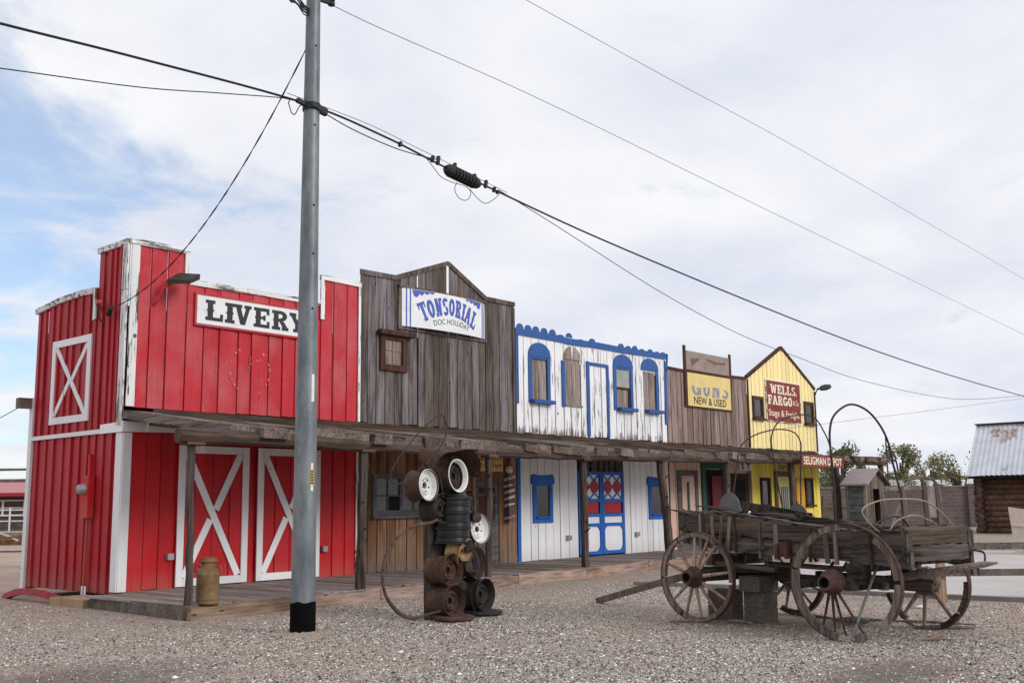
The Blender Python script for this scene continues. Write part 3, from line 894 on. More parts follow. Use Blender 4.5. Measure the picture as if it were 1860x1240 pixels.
def livery():
    t = thing('livery_barn', 'bright red livery barn with white cross-braced doors at the near end of the street', 'barn', (0, 0, 0))
    mb = MB()
    kw = dict(w=0.36, lap=0.026, gap=0.014)
    boards(mb, FRONT, 0.0, 1.10, 6.35, 3.37, d0=0.03, **kw)
    boards(mb, FRONT, 1.10, 4.24, 5.78, 3.37, d0=0.03, **kw)
    boards(mb, FRONT, 4.24, 5.30, 6.35, 3.37, d0=0.03, **kw)
    up = build('front_wall', mb, 'red_up', t, label='faded red upper boards with flaking paint')
    mb = MB()
    for k in range(22):                     # ring scratched where an emblem hung
        a = math.radians(lerp(120, 405, k / 21) + R(-2, 2))
        if R(0, 1) < 0.2:
            continue
        strip(mb, FRONT, [(2.52 + .46 * math.cos(a), 4.22 + .46 * math.sin(a)), (2.52 + .46 * math.cos(a + .13), 4.22 + .46 * math.sin(a + .13))], R(.02, .06), 0.07, 0.0775)
    strip(mb, FRONT, [(2.45, 4.25), (2.6, 4.42), (2.78, 4.45)], 0.02, 0.07, 0.0775)
    strip(mb, FRONT, [(2.5, 4.2), (2.52, 4.5)], 0.02, 0.07, 0.0775)
    build('worn_mark', mb, plain('chalky_red_scuff', (0.52, 0.13, 0.13), 0.8), up)
    mb = MB()
    boards(mb, FRONT, 0.1, 5.30, 3.30, 0.2, d0=0.0, w=0.33, lap=0.018, gap=0.008, breaks=(1.04, 2.54, 2.75, 4.26))
    build('front_wall', mb, 'red_lo', t, label='freshly painted red lower boards')
    # gable end
    mb = MB()
    sag = profile([(1.05, 5.63), (1.7, 5.66), (2.5, 5.63), (3.2, 5.56), (3.45, 5.53)])
    boards(mb, SIDE, 0.0, 1.05, 6.36, 3.0, w=0.22, lap=0.03, d0=0.025, gap=0.012, holes=[(0.78, 0.815, 5.72, 6.22)])
    boards(mb, SIDE, 1.05, 3.45, sag, 3.0, w=0.27, lap=0.035, d0=0.02, gap=0.012, holes=[(2.98, 3.03, 4.75, 5.46)], jb=0.0)
    boards(mb, SIDE, 0.0, 3.45, 3.0, 0.16, w=0.31, lap=0.035, d0=0.0, gap=0.012, jb=0.004)
    build('side_wall', mb, 'red_side', t, label='deep red gable boards')
    mb = MB()
    boards(mb, lambda y, z, d: (5.24 + d, y, z), 0.06, 3.45, 5.2, 0.2, 0.3)
    build('side_wall', mb, 'red_side', t)
    mb = MB()
    boards(mb, lambda a, z, d: (a, 3.45 + d, z), 0.0, 5.3, 5.1, 0.1, 0.3)
    build('rear_wall', mb, 'red_side', t)
    mb = MB(0.3)
    mb.hexa([(0.05, 0.1, 5.15), (5.2, 0.1, 5.15), (5.2, 3.43, 4.95), (0.05, 3.43, 4.95), (0.05, 0.1, 5.2), (5.2, 0.1, 5.2), (5.2, 3.43, 5.0), (0.05, 3.43, 5.0)])
    build('roof', mb, 'rust_dk', t)
    # flaking white trim along the parapet
    mb = MB()
    strip(mb, FRONT, [(-0.06, 6.345), (1.12, 6.335)], 0.10, 0.03, 0.10)
    strip(mb, FRONT, [(1.13, 5.765), (2.4, 5.775)], 0.10, 0.03, 0.10)
    strip(mb, FRONT, [(2.405, 5.785), (4.20, 5.775)], 0.10, 0.03, 0.105)
    strip(mb, FRONT, [(4.22, 6.345), (5.32, 6.335)], 0.10, 0.03, 0.10)
    strip(mb, SIDE, [(0.0, 6.345), (1.07, 6.335)], 0.10, 0.03, 0.10)
    for a, b in ((1.07, 1.75), (1.755, 2.5), (2.505, 3.47)):
        strip(mb, SIDE, [(a, sag(a) - 0.03 + R(-.01, .01)), (b, sag(b) - 0.03)], 0.11, 0.03, 0.10)
    build('parapet_trim', mb, 'trim', t)
    mb = MB()
    mb.prism(rect(-0.05, 0.105, 3.38, 6.28), 0.075, 0.105)
    mb.prism(rect(1.02, 1.12, 5.82, 6.28), 0.075, 0.105)
    mb.prism(rect(4.21, 4.31, 5.45, 6.29), 0.075, 0.105)
    mb.prism(rect(5.245, 5.305, 0.22, 3.36), 0.045, 0.07)
    mb.prism(rect(5.245, 5.305, 3.37, 6.28), 0.075, 0.1)
    mb.prism(rect(-0.05, 0.12, 3.05, 5.45), 0.07, 0.105, SIDE)
    mb.prism(rect(-0.05, 0.12, 5.46, 6.28), 0.07, 0.108, SIDE)
    mb.prism([(1.02, 5.06), (1.13, 5.04), (1.16, 5.64), (1.06, 5.64)], 0.085, 0.11, SIDE)
    build('corner_trim', mb, 'trim_z', t)
    mb = MB()
    mb.prism(rect(-0.045, 0.115, 0.2, 2.92), 0.045, 0.07)
    mb.prism(rect(-0.045, 0.16, 0.2, 2.92), 0.04, 0.065, SIDE)
    mb.prism(rect(3.36, 3.50, 0.08, 3.78), 0.04, 0.09, SIDE)
    build('corner_post', mb, 'white', t)
    mb = MB()
    mb.prism([(-0.08, 2.93), (1.06, 2.955), (1.06, 3.10), (-0.08, 3.12)], 0.06, 0.09)
    mb.prism([(-0.08, 2.93), (0.69, 2.93), (0.69, 3.09), (-0.08, 3.11)], 0.06, 0.09, SIDE)
    mb.prism([(0.695, 2.935), (3.36, 2.935), (3.36, 3.01), (0.695, 3.015)], 0.06, 0.085, SIDE)
    build('belt_board', mb, 'white', t)
    # hay door
    mb = MB()
    frame(mb, SIDE, 1.17, 2.67, 3.20, 4.80, 0.13, 0.06, 0.09)
    hd = build('hay_door', mb, 'white', t)
    mb = MB()
    strip(mb, SIDE, [(2.52, 4.66), (1.32, 3.34)], 0.10, 0.06, 0.082)
    strip(mb, SIDE, [(1.32, 4.64), (1.86, 4.02)], 0.10, 0.06, 0.078)
    strip(mb, SIDE, [(1.98, 3.98), (2.52, 3.36)], 0.10, 0.06, 0.078)
    build('brace', mb, 'white', hd)
    # two big doors
    for a0, a1 in ((1.04, 2.54), (2.75, 4.26)):
        mb = MB()
        boards(mb, FRONT, a0 + .02, a1 - .02, 2.70, 0.25, w=0.34, lap=0.012, d0=0.042, gap=0.010, jb=0.0)
        dr = build('door', mb, 'red_lo', t)
        mb = MB()
        frame(mb, FRONT, a0, a1, 0.22, 2.73, 0.135, 0.082, 0.108)
        build('frame', mb, 'white', dr)
        mb = MB()
        strip(mb, FRONT, [(a0 + .17, 2.59), (a1 - .20, 0.37)], 0.135, 0.080, 0.098)
        c = ((a0 + a1) / 2 - .01, 1.48)
        strip(mb, FRONT, [(a1 - .19, 2.59), (c[0] + .06, c[1] + .09)], 0.135, 0.080, 0.096)
        strip(mb, FRONT, [(c[0] - .06, c[1] - .09), (a0 + .16, 0.37)], 0.135, 0.080, 0.096)
        build('brace', mb, 'white', dr)
    for a in (0.93, 4.41):
        mb = MB()
        mb.prism(rect(a - .06, a + .06, 0.70, 0.81), 0.04, 0.12)
        build('outlet_box', mb, 'steel', t)
    # the sign
    s = thing('livery_sign', 'long white sign lettered LIVERY in black on the red barn front', 'sign', (2.76, -0.1, 5.28))
    mb = MB(0.5)
    mb.prism(rect(1.28, 4.02, 5.01, 5.55), 0.085, 0.115)
    build('board', mb, 'sign_w', s)
    mb = MB(0.5)
    frame(mb, FRONT, 1.24, 4.06, 4.965, 5.592, 0.038, 0.085, 0.13)
    build('frame', mb, 'red_up', s)
    mb = MB(0.5)
    for ch, a, b in (('L', 1.46, 1.85), ('I', 1.88, 2.10), ('V', 2.10, 2.49), ('E', 2.54, 2.92), ('R', 2.97, 3.38), ('Y', 3.40, 3.80)):
        slab_word(mb, ch, a, b, 5.09, 5.48, d=0.117, t=0.24, s=0.17)
    build('lettering', mb, 'ink', s)
    # electric meter and conduit on the gable end
    e = thing('electric_meter', 'red meter box with round glass dial and conduit on the barn gable', 'meter', (-0.1, 1.0, 1.2))
    mb = MB(0.5)
    mb.prism(rect(0.86, 1.10, 1.45, 2.20), 0.05, 0.17, SIDE)
    mb.prism(rect(0.96, 1.02, 2.2, 2.58), 0.05, 0.11, SIDE)
    mb.tube([(-0.10, 0.98, 1.45), (-0.10, 0.98, 1.2), (-0.09, 1.02, 0.25)], 0.028)
    build('case', mb, 'red_lo', e)
    mb = MB(0.5)
    mb.lathe([(0.0, 0.0), (0.10, 0.0), (0.10, 0.05), (0.088, 0.07), (0.080, 0.11), (0.05, 0.13), (0, 0.135)], (-0.17, 0.99, 1.96), (-1, 0, 0))
    build('dial', mb, 'steel', e, smooth=True)
    mb = MB(0.5)
    for dy in (0.0, 0.1):
        mb.tube([(-0.13, 0.98 - dy, 0.27), (-0.16, 0.92 - dy, -0.02)], 0.017)
    build('conduit', mb, 'white', e)
    # floodlight hanging off the parapet
    fl = thing('floodlight', 'dark box floodlight on an arm at the barn parapet', 'light', (0.7, -0.5, 5.65))
    mb = MB(0.5)
    mb.hexa([(0.46, -0.42, 5.58), (0.70, -0.78, 5.56), (1.02, -0.60, 5.72), (0.80, -0.25, 5.76),
             (0.46, -0.42, 5.66), (0.70, -0.78, 5.63), (1.02, -0.60, 5.82), (0.80, -0.25, 5.86)])
    build('housing', mb, 'rust_dk', fl)
    mb = MB(0.5)
    mb.tube([(0.42, -0.07, 5.22), (0.42, -0.2, 5.30), (0.44, -0.32, 5.5), (0.56, -0.42, 5.62)], 0.024)
    build('arm', mb, 'red_up', fl)
    # service entry knob with a red cap on the gable
    k = thing('service_entry', 'red weatherhead pipe where the service wire meets the barn gable', 'service entry', (-0.12, 0.7, 5.2))
    mb = MB(0.5)
    mb.tube([(-0.05, 0.86, 5.2), (-0.14, 0.86, 5.26), (-0.20, 0.80, 5.30), (-0.24, 0.62, 5.31)], 0.035)
    build('hood', mb, 'red_lo', k)
    mb = MB(0.5)
    mb.tube([(-0.2, 0.72, 5.28), (-0.22, 0.72, 5.1), (-0.16, 0.7, 4.95), (-0.12, 0.66, 4.98)], 0.014, 6)
    mb.tube([(-0.16, 0.45, 5.06), (-0.22, 0.25, 5.14)], 0.05, 8)
    build('wire_loop', mb, 'rubber', k)
    # beam stub poking out past the back corner
    mb = MB(0.4)
    mb.box(-0.34, 0.0, 3.40, 3.56, 3.57, 3.77)
    build('beam_end', mb, 'grey_x', t)


def tonsorial():
    t = thing('barber_shop', 'grey weathered barber shop front with a low pointed parapet beside the red barn', 'shop', (5.32, 0, 0))
    pk = [(5.32, 6.70), (6.36, 6.72), (8.05, 7.33), (9.38, 6.66), (10.46, 6.66)]
    top = profile(pk)
    mb = MB()
    boards(mb, FRONT, 5.35, 10.46, top, 3.37, w=0.265, gap=0.022, d0=0.0, breaks=[6.36, 8.03, 8.10, 9.38, 7.06, 7.085, 9.36],
           holes=[(8.03, 8.10, 6.40, 7.35), (7.06, 7.085, 6.5, 6.82), (9.36, 9.38, 5.9, 6.62)], jb=0.02)
    build('front_wall', mb, 'grey', t, label='dark grey weathered upper boards')
    mb = MB()
    boards(mb, FRONT, 5.34, 10.46, 3.30, 0.2, w=0.30, gap=0.02, breaks=[8.85, 9.80])
    build('front_wall', mb, 'brown_lo', t, label='tan stained lower boards, grey at the foot')
    shell(t, 5.33, 10.46, 5.4, 'grey')
    mb = MB()
    for (p, q) in zip(pk, pk[1:]):
        strip(mb, FRONT, [(p[0], p[1] - 0.05), (q[0], q[1] - 0.05)], 0.11, 0.025, 0.055 + R(0, .005))
    mb.prism(rect(5.345, 5.45, 3.38, 6.58), 0.024, 0.05)
    mb.prism(rect(10.36, 10.45, 3.38, 6.52), 0.024, 0.05)
    build('parapet_trim', mb, 'grey', t)
    # small upper window
    mb = MB(0.4)
    frame(mb, FRONT, 5.90, 6.70, 4.54, 5.38, 0.14, 0.02, 0.09)
    mb.prism(rect(5.82, 6.86, 5.33, 5.43), 0.02, 0.20)
    w = build('window', mb, 'dark_wood', t)
    mb = MB()
    boards(mb, FRONT, 6.04, 6.56, 5.24, 4.68, 0.17, 0.006, d0=0.024, jb=0, jt=0)
    build('boarding', mb, 'bare', w)
    mb = MB(0.5)
    mb.prism(rect(6.29, 6.31, 4.68, 5.24), 0.034, 0.05)
    mb.prism(rect(6.04, 6.56, 5.0, 5.02), 0.034, 0.052)
    build('muntin', mb, 'bare', w)
    # wide lower window of small panes
    mb = MB(0.5)
    frame(mb, FRONT, 5.72, 7.32, 1.40, 2.28, 0.10, 0.02, 0.07)
    mb.prism(rect(6.50, 6.58, 1.50, 2.18), 0.02, 0.065)
    mb.prism(rect(5.68, 7.36, 1.33, 1.40), 0.02, 0.14)
    for a in (6.16, 6.94):
        mb.prism(rect(a - .015, a + .015, 1.5, 2.18), 0.03, 0.05)
    mb.prism(rect(5.82, 6.50, 1.80, 1.83), 0.03, 0.048)
    mb.prism(rect(6.58, 7.22, 1.80, 1.83), 0.03, 0.048)
    w = build('window', mb, 'greypaint', t)
    mb = MB(0.5)
    mb.prism(rect(5.80, 7.24, 1.48, 2.20), 0.02, 0.028)
    build('pane', mb, 'glass_g', w)
    mb = MB(0.5)
    mb.prism(rect(6.175, 6.50, 1.5, 1.80), 0.029, 0.032)
    build('broken_pane', mb, 'void', w)
    # door
    mb = MB()
    frame(mb, FRONT, 8.83, 9.86, 0.2, 2.30, 0.10, 0.02, 0.07, wb=0.02)
    f = build('door', mb, 'brown_lo', t)
    mb = MB(0.3)
    mb.prism(rect(8.94, 9.75, 0.22, 2.18), 0.022, 0.035)
    mb.prism(rect(9.0, 9.69, 2.0, 2.14), 0.036, 0.05)
    mb.prism(rect(8.94, 9.06, 0.22, 2.18), 0.035, 0.046)
    mb.prism(rect(9.63, 9.75, 0.22, 2.18), 0.035, 0.046)
    mb.prism(rect(9.06, 9.63, 1.12, 1.24), 0.035, 0.045)
    mb.prism(rect(9.06, 9.63, 1.78, 1.86), 0.035, 0.045)
    mb.prism(rect(9.06, 9.63, 0.3, 1.0), 0.035, 0.04)
    build('leaf', mb, 'greypaint', f)
    mb = MB(0.5)
    mb.prism(rect(9.06, 9.63, 1.24, 1.78), 0.036, 0.04)
    mb.prism(rect(9.06, 9.63, 1.86, 2.0), 0.036, 0.04)
    build('pane', mb, 'dark_wood', f)
    # the bowed sign
    s = thing('barber_sign', 'bowed white sign with blue arched TONSORIAL lettering', 'sign', (7.9, -0.1, 6.0))
    def P(a, z, d):
        return (a, -d - 0.16 * (1 - ((a - 7.905) / 1.375) ** 2), z)
    mb = MB(0.5)
    n = 14
    for k in range(n):
        mb.prism(rect(lerp(6.53, 9.28, k / n), lerp(6.53, 9.28, (k + 1) / n), 5.59, 6.46), 0.06, 0.075, P)
    build('board', mb, 'sign_w', s)
    mb = MB(0.4)
    mb.prism(rect(6.44, 9.37, 6.475, 6.53), 0.02, 0.10)
    mb.prism(rect(6.44, 9.37, 5.51, 5.575), 0.02, 0.07)
    mb.prism(rect(6.44, 6.52, 5.52, 6.52), 0.02, 0.066)
    mb.prism(rect(9.29, 9.37, 5.52, 6.52), 0.02, 0.066)
    build('frame', mb, 'grey', s)
    def wp(u, v):
        q = (u - 0.5) * 2
        dz = -0.235 * q * q
        a = 7.95 + q * (0.93 + 0.22 * (v - 0.45)) 
        return a, 5.965 + dz + v * 0.42 - abs(q) * v * 0.02
    def wo(u, v):
        a, z = wp(u, v)
        return a - 0.0, z
    mb = MB(0.5)
    slab_word(mb, 'TONSORIAL', 0, 1, 0, 1, P, 0.077, 0.28, 0.17, 0.10, warp=wo)
    build('lettering', mb, 'ink_blue', s)
    mb = MB(0.5)
    def wd(u, v):
        q = (u - 0.5) * 2
        return 8.00 + q * (0.60 + 0.05 * (v - .5)), 5.765 - 0.095 * q * q + v * 0.125
    sans(mb, 'DOC HOLLIDAY', 0, 1, 0, 1, P, 0.078, 0.0, wd)
    build('small_lettering', mb, 'ink', s)
    mb = MB(0.5)
    for a in (6.645, 6.745, 9.065 + .1, 9.135 + .09):
        mb.prism(rect(a - .017, a + .017, 5.595, 6.455), 0.0755, 0.078, P)
    for sx in (1, -1):                       # scalloped valance painted in the upper corners
        c0 = 6.80 if sx > 0 else 9.10
        for k, (w, h) in enumerate(((0.16, 0.17), (0.13, 0.11), (0.13, 0.075), (0.12, 0.05))):
            x = c0 + sx * (0.10 + 0.15 * k)
            poly = [(x + w * 0.62 * math.cos(q), 6.452 - abs(math.sin(q)) * h) for q in np.linspace(PI, 2 * PI, 9)]
            mb.face([P(a, z, 0.078 + k * .0004) for a, z in poly])
    build('painted_border', mb, 'ink_blue', s)
    # yellow notice over the door
    s = thing('barber_notice', 'small yellow notice with red lettering over the barber door', 'sign', (9.4, -0.05, 2.6))
    mb = MB(0.5)
    mb.prism(rect(8.86, 9.94, 2.39, 2.80), 0.022, 0.04)
    build('board', mb, 'sign_y', s)
    mb = MB(0.5)
    for row, z in enumerate((2.63, 2.46)):   # two rows of worn, unreadable strokes
        x = 8.93
        while x < 9.88:
            h = R(.09, .13)
            mb.prism([(x, z), (x + .02, z), (x + .035, z + h), (x + .012, z + h)], 0.041, 0.043)
            if R(0, 1) < .6:
                mb.prism(rect(x + .02, x + .05, z + R(0, .08), z + R(.09, .11)), 0.041, 0.0425)
            x += R(.055, .085)
    build('lettering', mb, 'ink_red', s)
    # barber pole board
    s = thing('barber_pole', 'square barber pole with worn white and maroon bands under a white ball', 'barber pole', (10.08, -0.1, 1.8))
    mb = MB(0.5)
    mb.box(9.98, 10.19, -0.20, -0.025, 1.18, 2.30)
    build('post', mb, plain('worn_maroon', (0.17, 0.085, 0.075), 0.8), s)
    mb = MB(0.5)
    for k in range(7):
        z = 2.18 - k * 0.155
        if k == 5:
            continue
        mb.prism([(9.98, z), (10.19, z + .045), (10.19, z + .11), (9.98, z + .07)], 0.2005, 0.203)
        mb.prism([(-0.2, z), (-0.03, z - .04), (-0.03, z + .03), (-0.2, z + .07)], -9.9795, -9.977, lambda a, z, d: (-d, a, z))
    build('band', mb, 'trim', s)
    mb = MB(0.5)
    mb.lathe([(0, -.1), (.07, -.075), (.10, 0), (.07, .075), (0, .1)], (10.085, -0.11, 2.44), (0, 0, 1), 12)
    build('ball', mb, 'rim_white', s, smooth=True)
    mb = MB(0.5)
    mb.tube([(10.085, -.11, 2.52), (10.085, -.11, 2.95)], 0.02)
    build('rod', mb, 'rust', s)


def arch_poly(a0, a1, z, h, n=12):
    c, r = (a0 + a1) / 2, (a1 - a0) / 2
    return [(c + r * math.cos(PI * k / n), z + h * math.sin(PI * k / n) ** 0.85) for k in range(n + 1)]


def saloon():
    t = thing('saloon', 'white two-storey saloon front with blue trim and scalloped parapet', 'saloon', (10.48, 0, 0))
    mb = MB()
    wins = [(11.10, 11.74, 4.20, 5.32), (12.44, 13.2, 4.16, 5.42), (14.82, 15.54, 4.22, 5.38), (16.22, 16.88, 4.24, 5.40)]
    boards(mb, FRONT, 10.50, 17.42, 5.92, 3.37, w=0.30, gap=0.036, jb=0.03, jt=0.0, holes=wins, breaks=[13.50, 14.42])
    build('front_wall', mb, 'white_up', t, label='flaking white upper boards, bare at the foot')
    mb = MB()
    for (a0, a1, z0, z1) in wins:
        tp = profile([(a0, z1), (a1, z1)])
        boards(mb, FRONT, a0 + .004, a1 - .004, tp, z0, w=0.34, gap=0.022, jb=0, jt=0, th=0.012, d0=-0.004 if a0 == 12.44 else -0.012)
    for q0, q1, tn in ((0.0, .49, .3), (.51, 1.0, .7)):
        full = arch_poly(12.44, 13.2, 5.42, .36, 24)
        half = [p for p in full if 12.44 + .76 * q0 - .001 <= p[0] <= 12.44 + .76 * q1 + .001]
        xe = 12.44 + .76 * (q1 if q0 == 0 else q0)
        half = half + [(xe, 5.42)] if q0 == 0 and half[-1][0] < half[0][0] - 9 else [(xe, 5.42)] + half if q0 == 0 else half + [(xe, 5.42)]
        mb.prism(half, 0.006, 0.032, tone=tn)
    build('boarding', mb, 'bare', t)
    mb = MB()
    boards(mb, FRONT, 10.58, 12.94, 2.84, 0.2, w=0.31, gap=0.02, breaks=[11.0, 11.9])
    boards(mb, FRONT, 15.08, 17.40, 2.84, 0.2, w=0.31, gap=0.02, breaks=[16.22, 17.15])
    build('front_wall', mb, 'white_lo', t, label='clean white lower boards', each=True)
    mb = MB(0.2)
    boards(mb, FRONT, 10.5, 12.93, 3.34, 2.86, d0=-0.05)
    boards(mb, FRONT, 15.09, 17.42, 3.34, 2.86, d0=-0.05)
    mb.box(12.93, 15.09, 0.1, 0.2, 2.86, 3.34)
    for a in (13.25, 13.62, 13.98, 14.25, 14.5, 14.78):
        mb.box(a, a + .06, 0.03, 0.08, 2.4, 2.86)
    build('lintel', mb, 'beam', t)
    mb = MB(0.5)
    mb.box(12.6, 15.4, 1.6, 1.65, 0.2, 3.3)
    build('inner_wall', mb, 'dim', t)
    shell(t, 10.48, 17.42, 5.35, 'white_lo')
    # blue parapet band, scallops (several gone), edges
    mb = MB(0.5)
    pts = [(10.46, 5.93), (12.2, 5.93), (12.7, 5.90), (14.0, 5.93), (15.0, 5.92), (17.45, 5.95)]
    for (p, q) in zip(pts, pts[1:]):
        strip(mb, FRONT, [p, q], 0.17, 0.025, 0.055 + R(0, .004))
    for x, k in ((10.65, 1), (10.98, 1), (11.29, 1), (11.63, 1), (11.98, 1), (12.33, .45), (12.69, .9), (13.2, .25), (13.73, .7), (15.11, .75), (15.47, .6), (15.81, .8), (16.18, .5), (16.62, .7), (16.98, .5), (17.31, .6)):
        mb.prism([(x + .14 * math.cos(a), 5.97 + R(-.004, .004) + (.04 + .14 * math.sin(a)) * k) for a in np.linspace(0, PI, 9)], 0.028, 0.052)
    pb = build('parapet_trim', mb, 'blue_old', t)
    mb = MB(0.5)
    mb.prism(rect(10.47, 10.58, 4.1, 5.85), 0.025, 0.05)
    mb.prism([(17.30, 3.9), (17.40, 3.9), (17.46, 5.7), (17.36, 5.84)], 0.026, 0.06)
    mb.prism([(17.42, 5.5), (17.48, 5.5), (17.56, 6.02), (17.50, 6.05)], 0.026, 0.06)
    build('corner_trim', mb, 'blue_old', t)
    mb = MB(0.5)
    mb.prism(rect(10.47, 10.59, 0.2, 2.84), 0.025, 0.055)
    build('corner_trim', mb, 'blue', t)
    # upper windows
    for i, (a0, a1, z0, z1) in enumerate(wins):
        mb = MB(0.5)
        if i in (0, 2):
            mb.prism(rect(a0 - .13, a0 + .01, z0 - .04, z1 + .05), 0.024, 0.055)
            mb.prism(rect(a1 - .01, a1 + .11, z0 - .04, z1 + .05), 0.024, 0.055)
            mb.prism(rect(a0, a1, z1 - .02, z1 + .05), 0.024, 0.05)
        elif i == 1:
            mb.prism(rect(a0 - .10, a0 + .03, z0 - .03, 5.36), 0.024, 0.055)
        else:
            mb.prism(rect(a1 - .03, a1 + .12, z0 - .02, z1 + .02), 0.024, 0.055)
        w = build('window', mb, 'blue_old', t)
        if i != 1:
            mb = MB(0.5)
            mb.prism(arch_poly(a0 - .13, a1 + .12, z1 + .04, 0.37), 0.026, 0.062)
            build('arch_head', mb, 'blue_old', w)
            mb = MB(0.2)
            mb.prism(rect(a0 - .08 if i == 0 else a0 + .02, a1 + .14, z0 - .06, z0 + .035), 0.024, 0.20)
            build('sill', mb, 'blue_old', w)
        else:
            mb = MB(0.2)
            mb.prism(rect(a0 + .05, a1 + .02, z0 - .01, z0 + .03), 0.024, 0.06)
            build('sill', mb, 'bare', w)
        if i == 2:
            mb = MB(0.5)
            mb.prism(rect(a0 + .02, a1 - .02, 4.83, z1 - .02), 0.004, 0.016)
            build('pane', mb, stone_like('dusty_pane', (.24, .25, .24), (.36, .37, .36), 2.0, .3, .02), w)
            mb = MB(0.2)
            mb.prism(rect(a0 + .01, a1 - .01, 4.79, 4.85), 0.012, 0.03)
            mb.prism(rect(a1 - .10, a1 - .04, 4.24, 4.79), 0.004, 0.02)
            build('sash', mb, 'dark_wood', w)
    # blind upper door outlined in blue
    mb = MB(0.5)
    mb.prism(rect(13.44, 13.56, 3.40, 5.44), 0.024, 0.055)
    mb.prism(rect(14.36, 14.46, 3.40, 5.42), 0.024, 0.055)
    mb.prism(rect(13.56, 14.36, 5.34, 5.43), 0.024, 0.052)
    build('door_frame', mb, 'blue_old', t)
    # lower windows with scalloped heads
    for a0, a1 in ((11.02, 11.90), (16.24, 17.14)):
        mb = MB(0.5)
        frame(mb, FRONT, a0 + .05, a1 - .05, 1.12, 2.18, 0.13, 0.024, 0.06)
        mb.prism(rect(a0 - .01, a1 + .01, 2.10, 2.26), 0.024, 0.075)
        w_ = (a1 - a0)
        for k in range(5):
            x = a0 + .02 + (w_ - .04) * (k + .5) / 5
            r = .105 if k in (0, 4) else .085
            mb.prism([(x + r * math.cos(a), 2.24 + r * math.sin(a)) for a in np.linspace(0, PI, 7)], 0.026, 0.073)
        w = build('window', mb, 'blue', t)
        mb = MB(0.5)
        mb.prism(rect(a0 + .16, a1 - .16, 1.24, 2.12), 0.024, 0.032)
        build('pane', mb, 'glass', w)
        mb = MB(0.5)
        mb.prism(rect(a0 + .14, a1 - .14, 1.24, 1.28), 0.03, 0.12)
        build('sill', mb, 'blue', w)
    for a in (12.48, 15.62):
        mb = MB(0.3)
        mb.prism(rect(a - .08, a + .09, 0.66, 0.78), 0.024, 0.1)
        build('outlet_box', mb, 'steel', t)
    # pair of saloon doors: lattice over red panels over white panels
    for a0, a1 in ((12.97, 14.01), (14.03, 15.07)):
        mb = MB(0.5)
        w = 0.09
        for z in (0.24, 0.98, 1.24, 1.63, 2.36):
            mb.prism(rect(a0 + w, a1 - w, z, z + .085), -0.02, 0.035)
        mb.prism(rect(a0, a0 + w, 0.24, 2.45), -0.02, 0.038)
        mb.prism(rect(a1 - w, a1, 0.24, 2.45), -0.02, 0.038)
        for (cx, cz, sx, sz) in ((a0 + w, .325, 1, 1), (a1 - w, .325, -1, 1), (a0 + w, .98, 1, -1), (a1 - w, .98, -1, -1)):
            mb.prism([(cx, cz), (cx + sx * .13, cz), (cx + sx * .05, cz + sz * .05), (cx, cz + sz * .13)], -0.015, 0.03)
        d = build('swing_door', mb, 'blue', t)
        mb = MB(0.5)
        wq = (a1 - a0 - 2 * w) / 4
        for k in range(-1, 4):
            for sg in (1, -1):
                p0, p1 = a0 + w + wq * (k if sg > 0 else k + 2), a0 + w + wq * (k + 2 if sg > 0 else k)
                for z in (1.71, 2.04):
                    pa, pb = (p0, z), (p1, z + .33)
                    lo, hi = a0 + w, a1 - w
                    def cl(p, q):
                        x = min(max(p[0], lo), hi)
                        return (x, p[1] + (q[1] - p[1]) * (x - p[0]) / (q[0] - p[0]))
                    ca, cb = cl(pa, pb), cl(pb, pa)
                    if abs(ca[0] - cb[0]) > .02 and (k % 2 == 0):
                        strip(mb, FRONT, [ca, cb], 0.042, 0.0, 0.016 + .002 * sg)
        build('lattice', mb, 'blue', d)
        mb = MB(0.5)
        mb.prism(rect(a0 + .1, a1 - .1, 1.70, 2.37), -0.015, -0.004)
        mb.prism(rect(a0 + w, a1 - w, 1.06, 1.25), -0.015, 0.0)
        mb.prism(rect(a0 + w, a1 - w, 0.32, 0.99), -0.015, 0.0)
        build('panel', mb, 'white_lo', d)
        mb = MB(0.5)
        for k in (1, 3):
            x = a0 + w + wq * k
            mb.prism([(x - wq * .92, 2.04), (x - wq * .4, 1.88), (x + wq * .4, 1.88), (x + wq * .92, 2.04), (x + wq * .4, 2.20), (x - wq * .4, 2.20)], -0.003, 0.024)
        mb.prism(rect(a0 + .14, a1 - .14, 1.34, 1.62), -0.015, 0.012)
        build('red_panel', mb, 'redpanel', d)


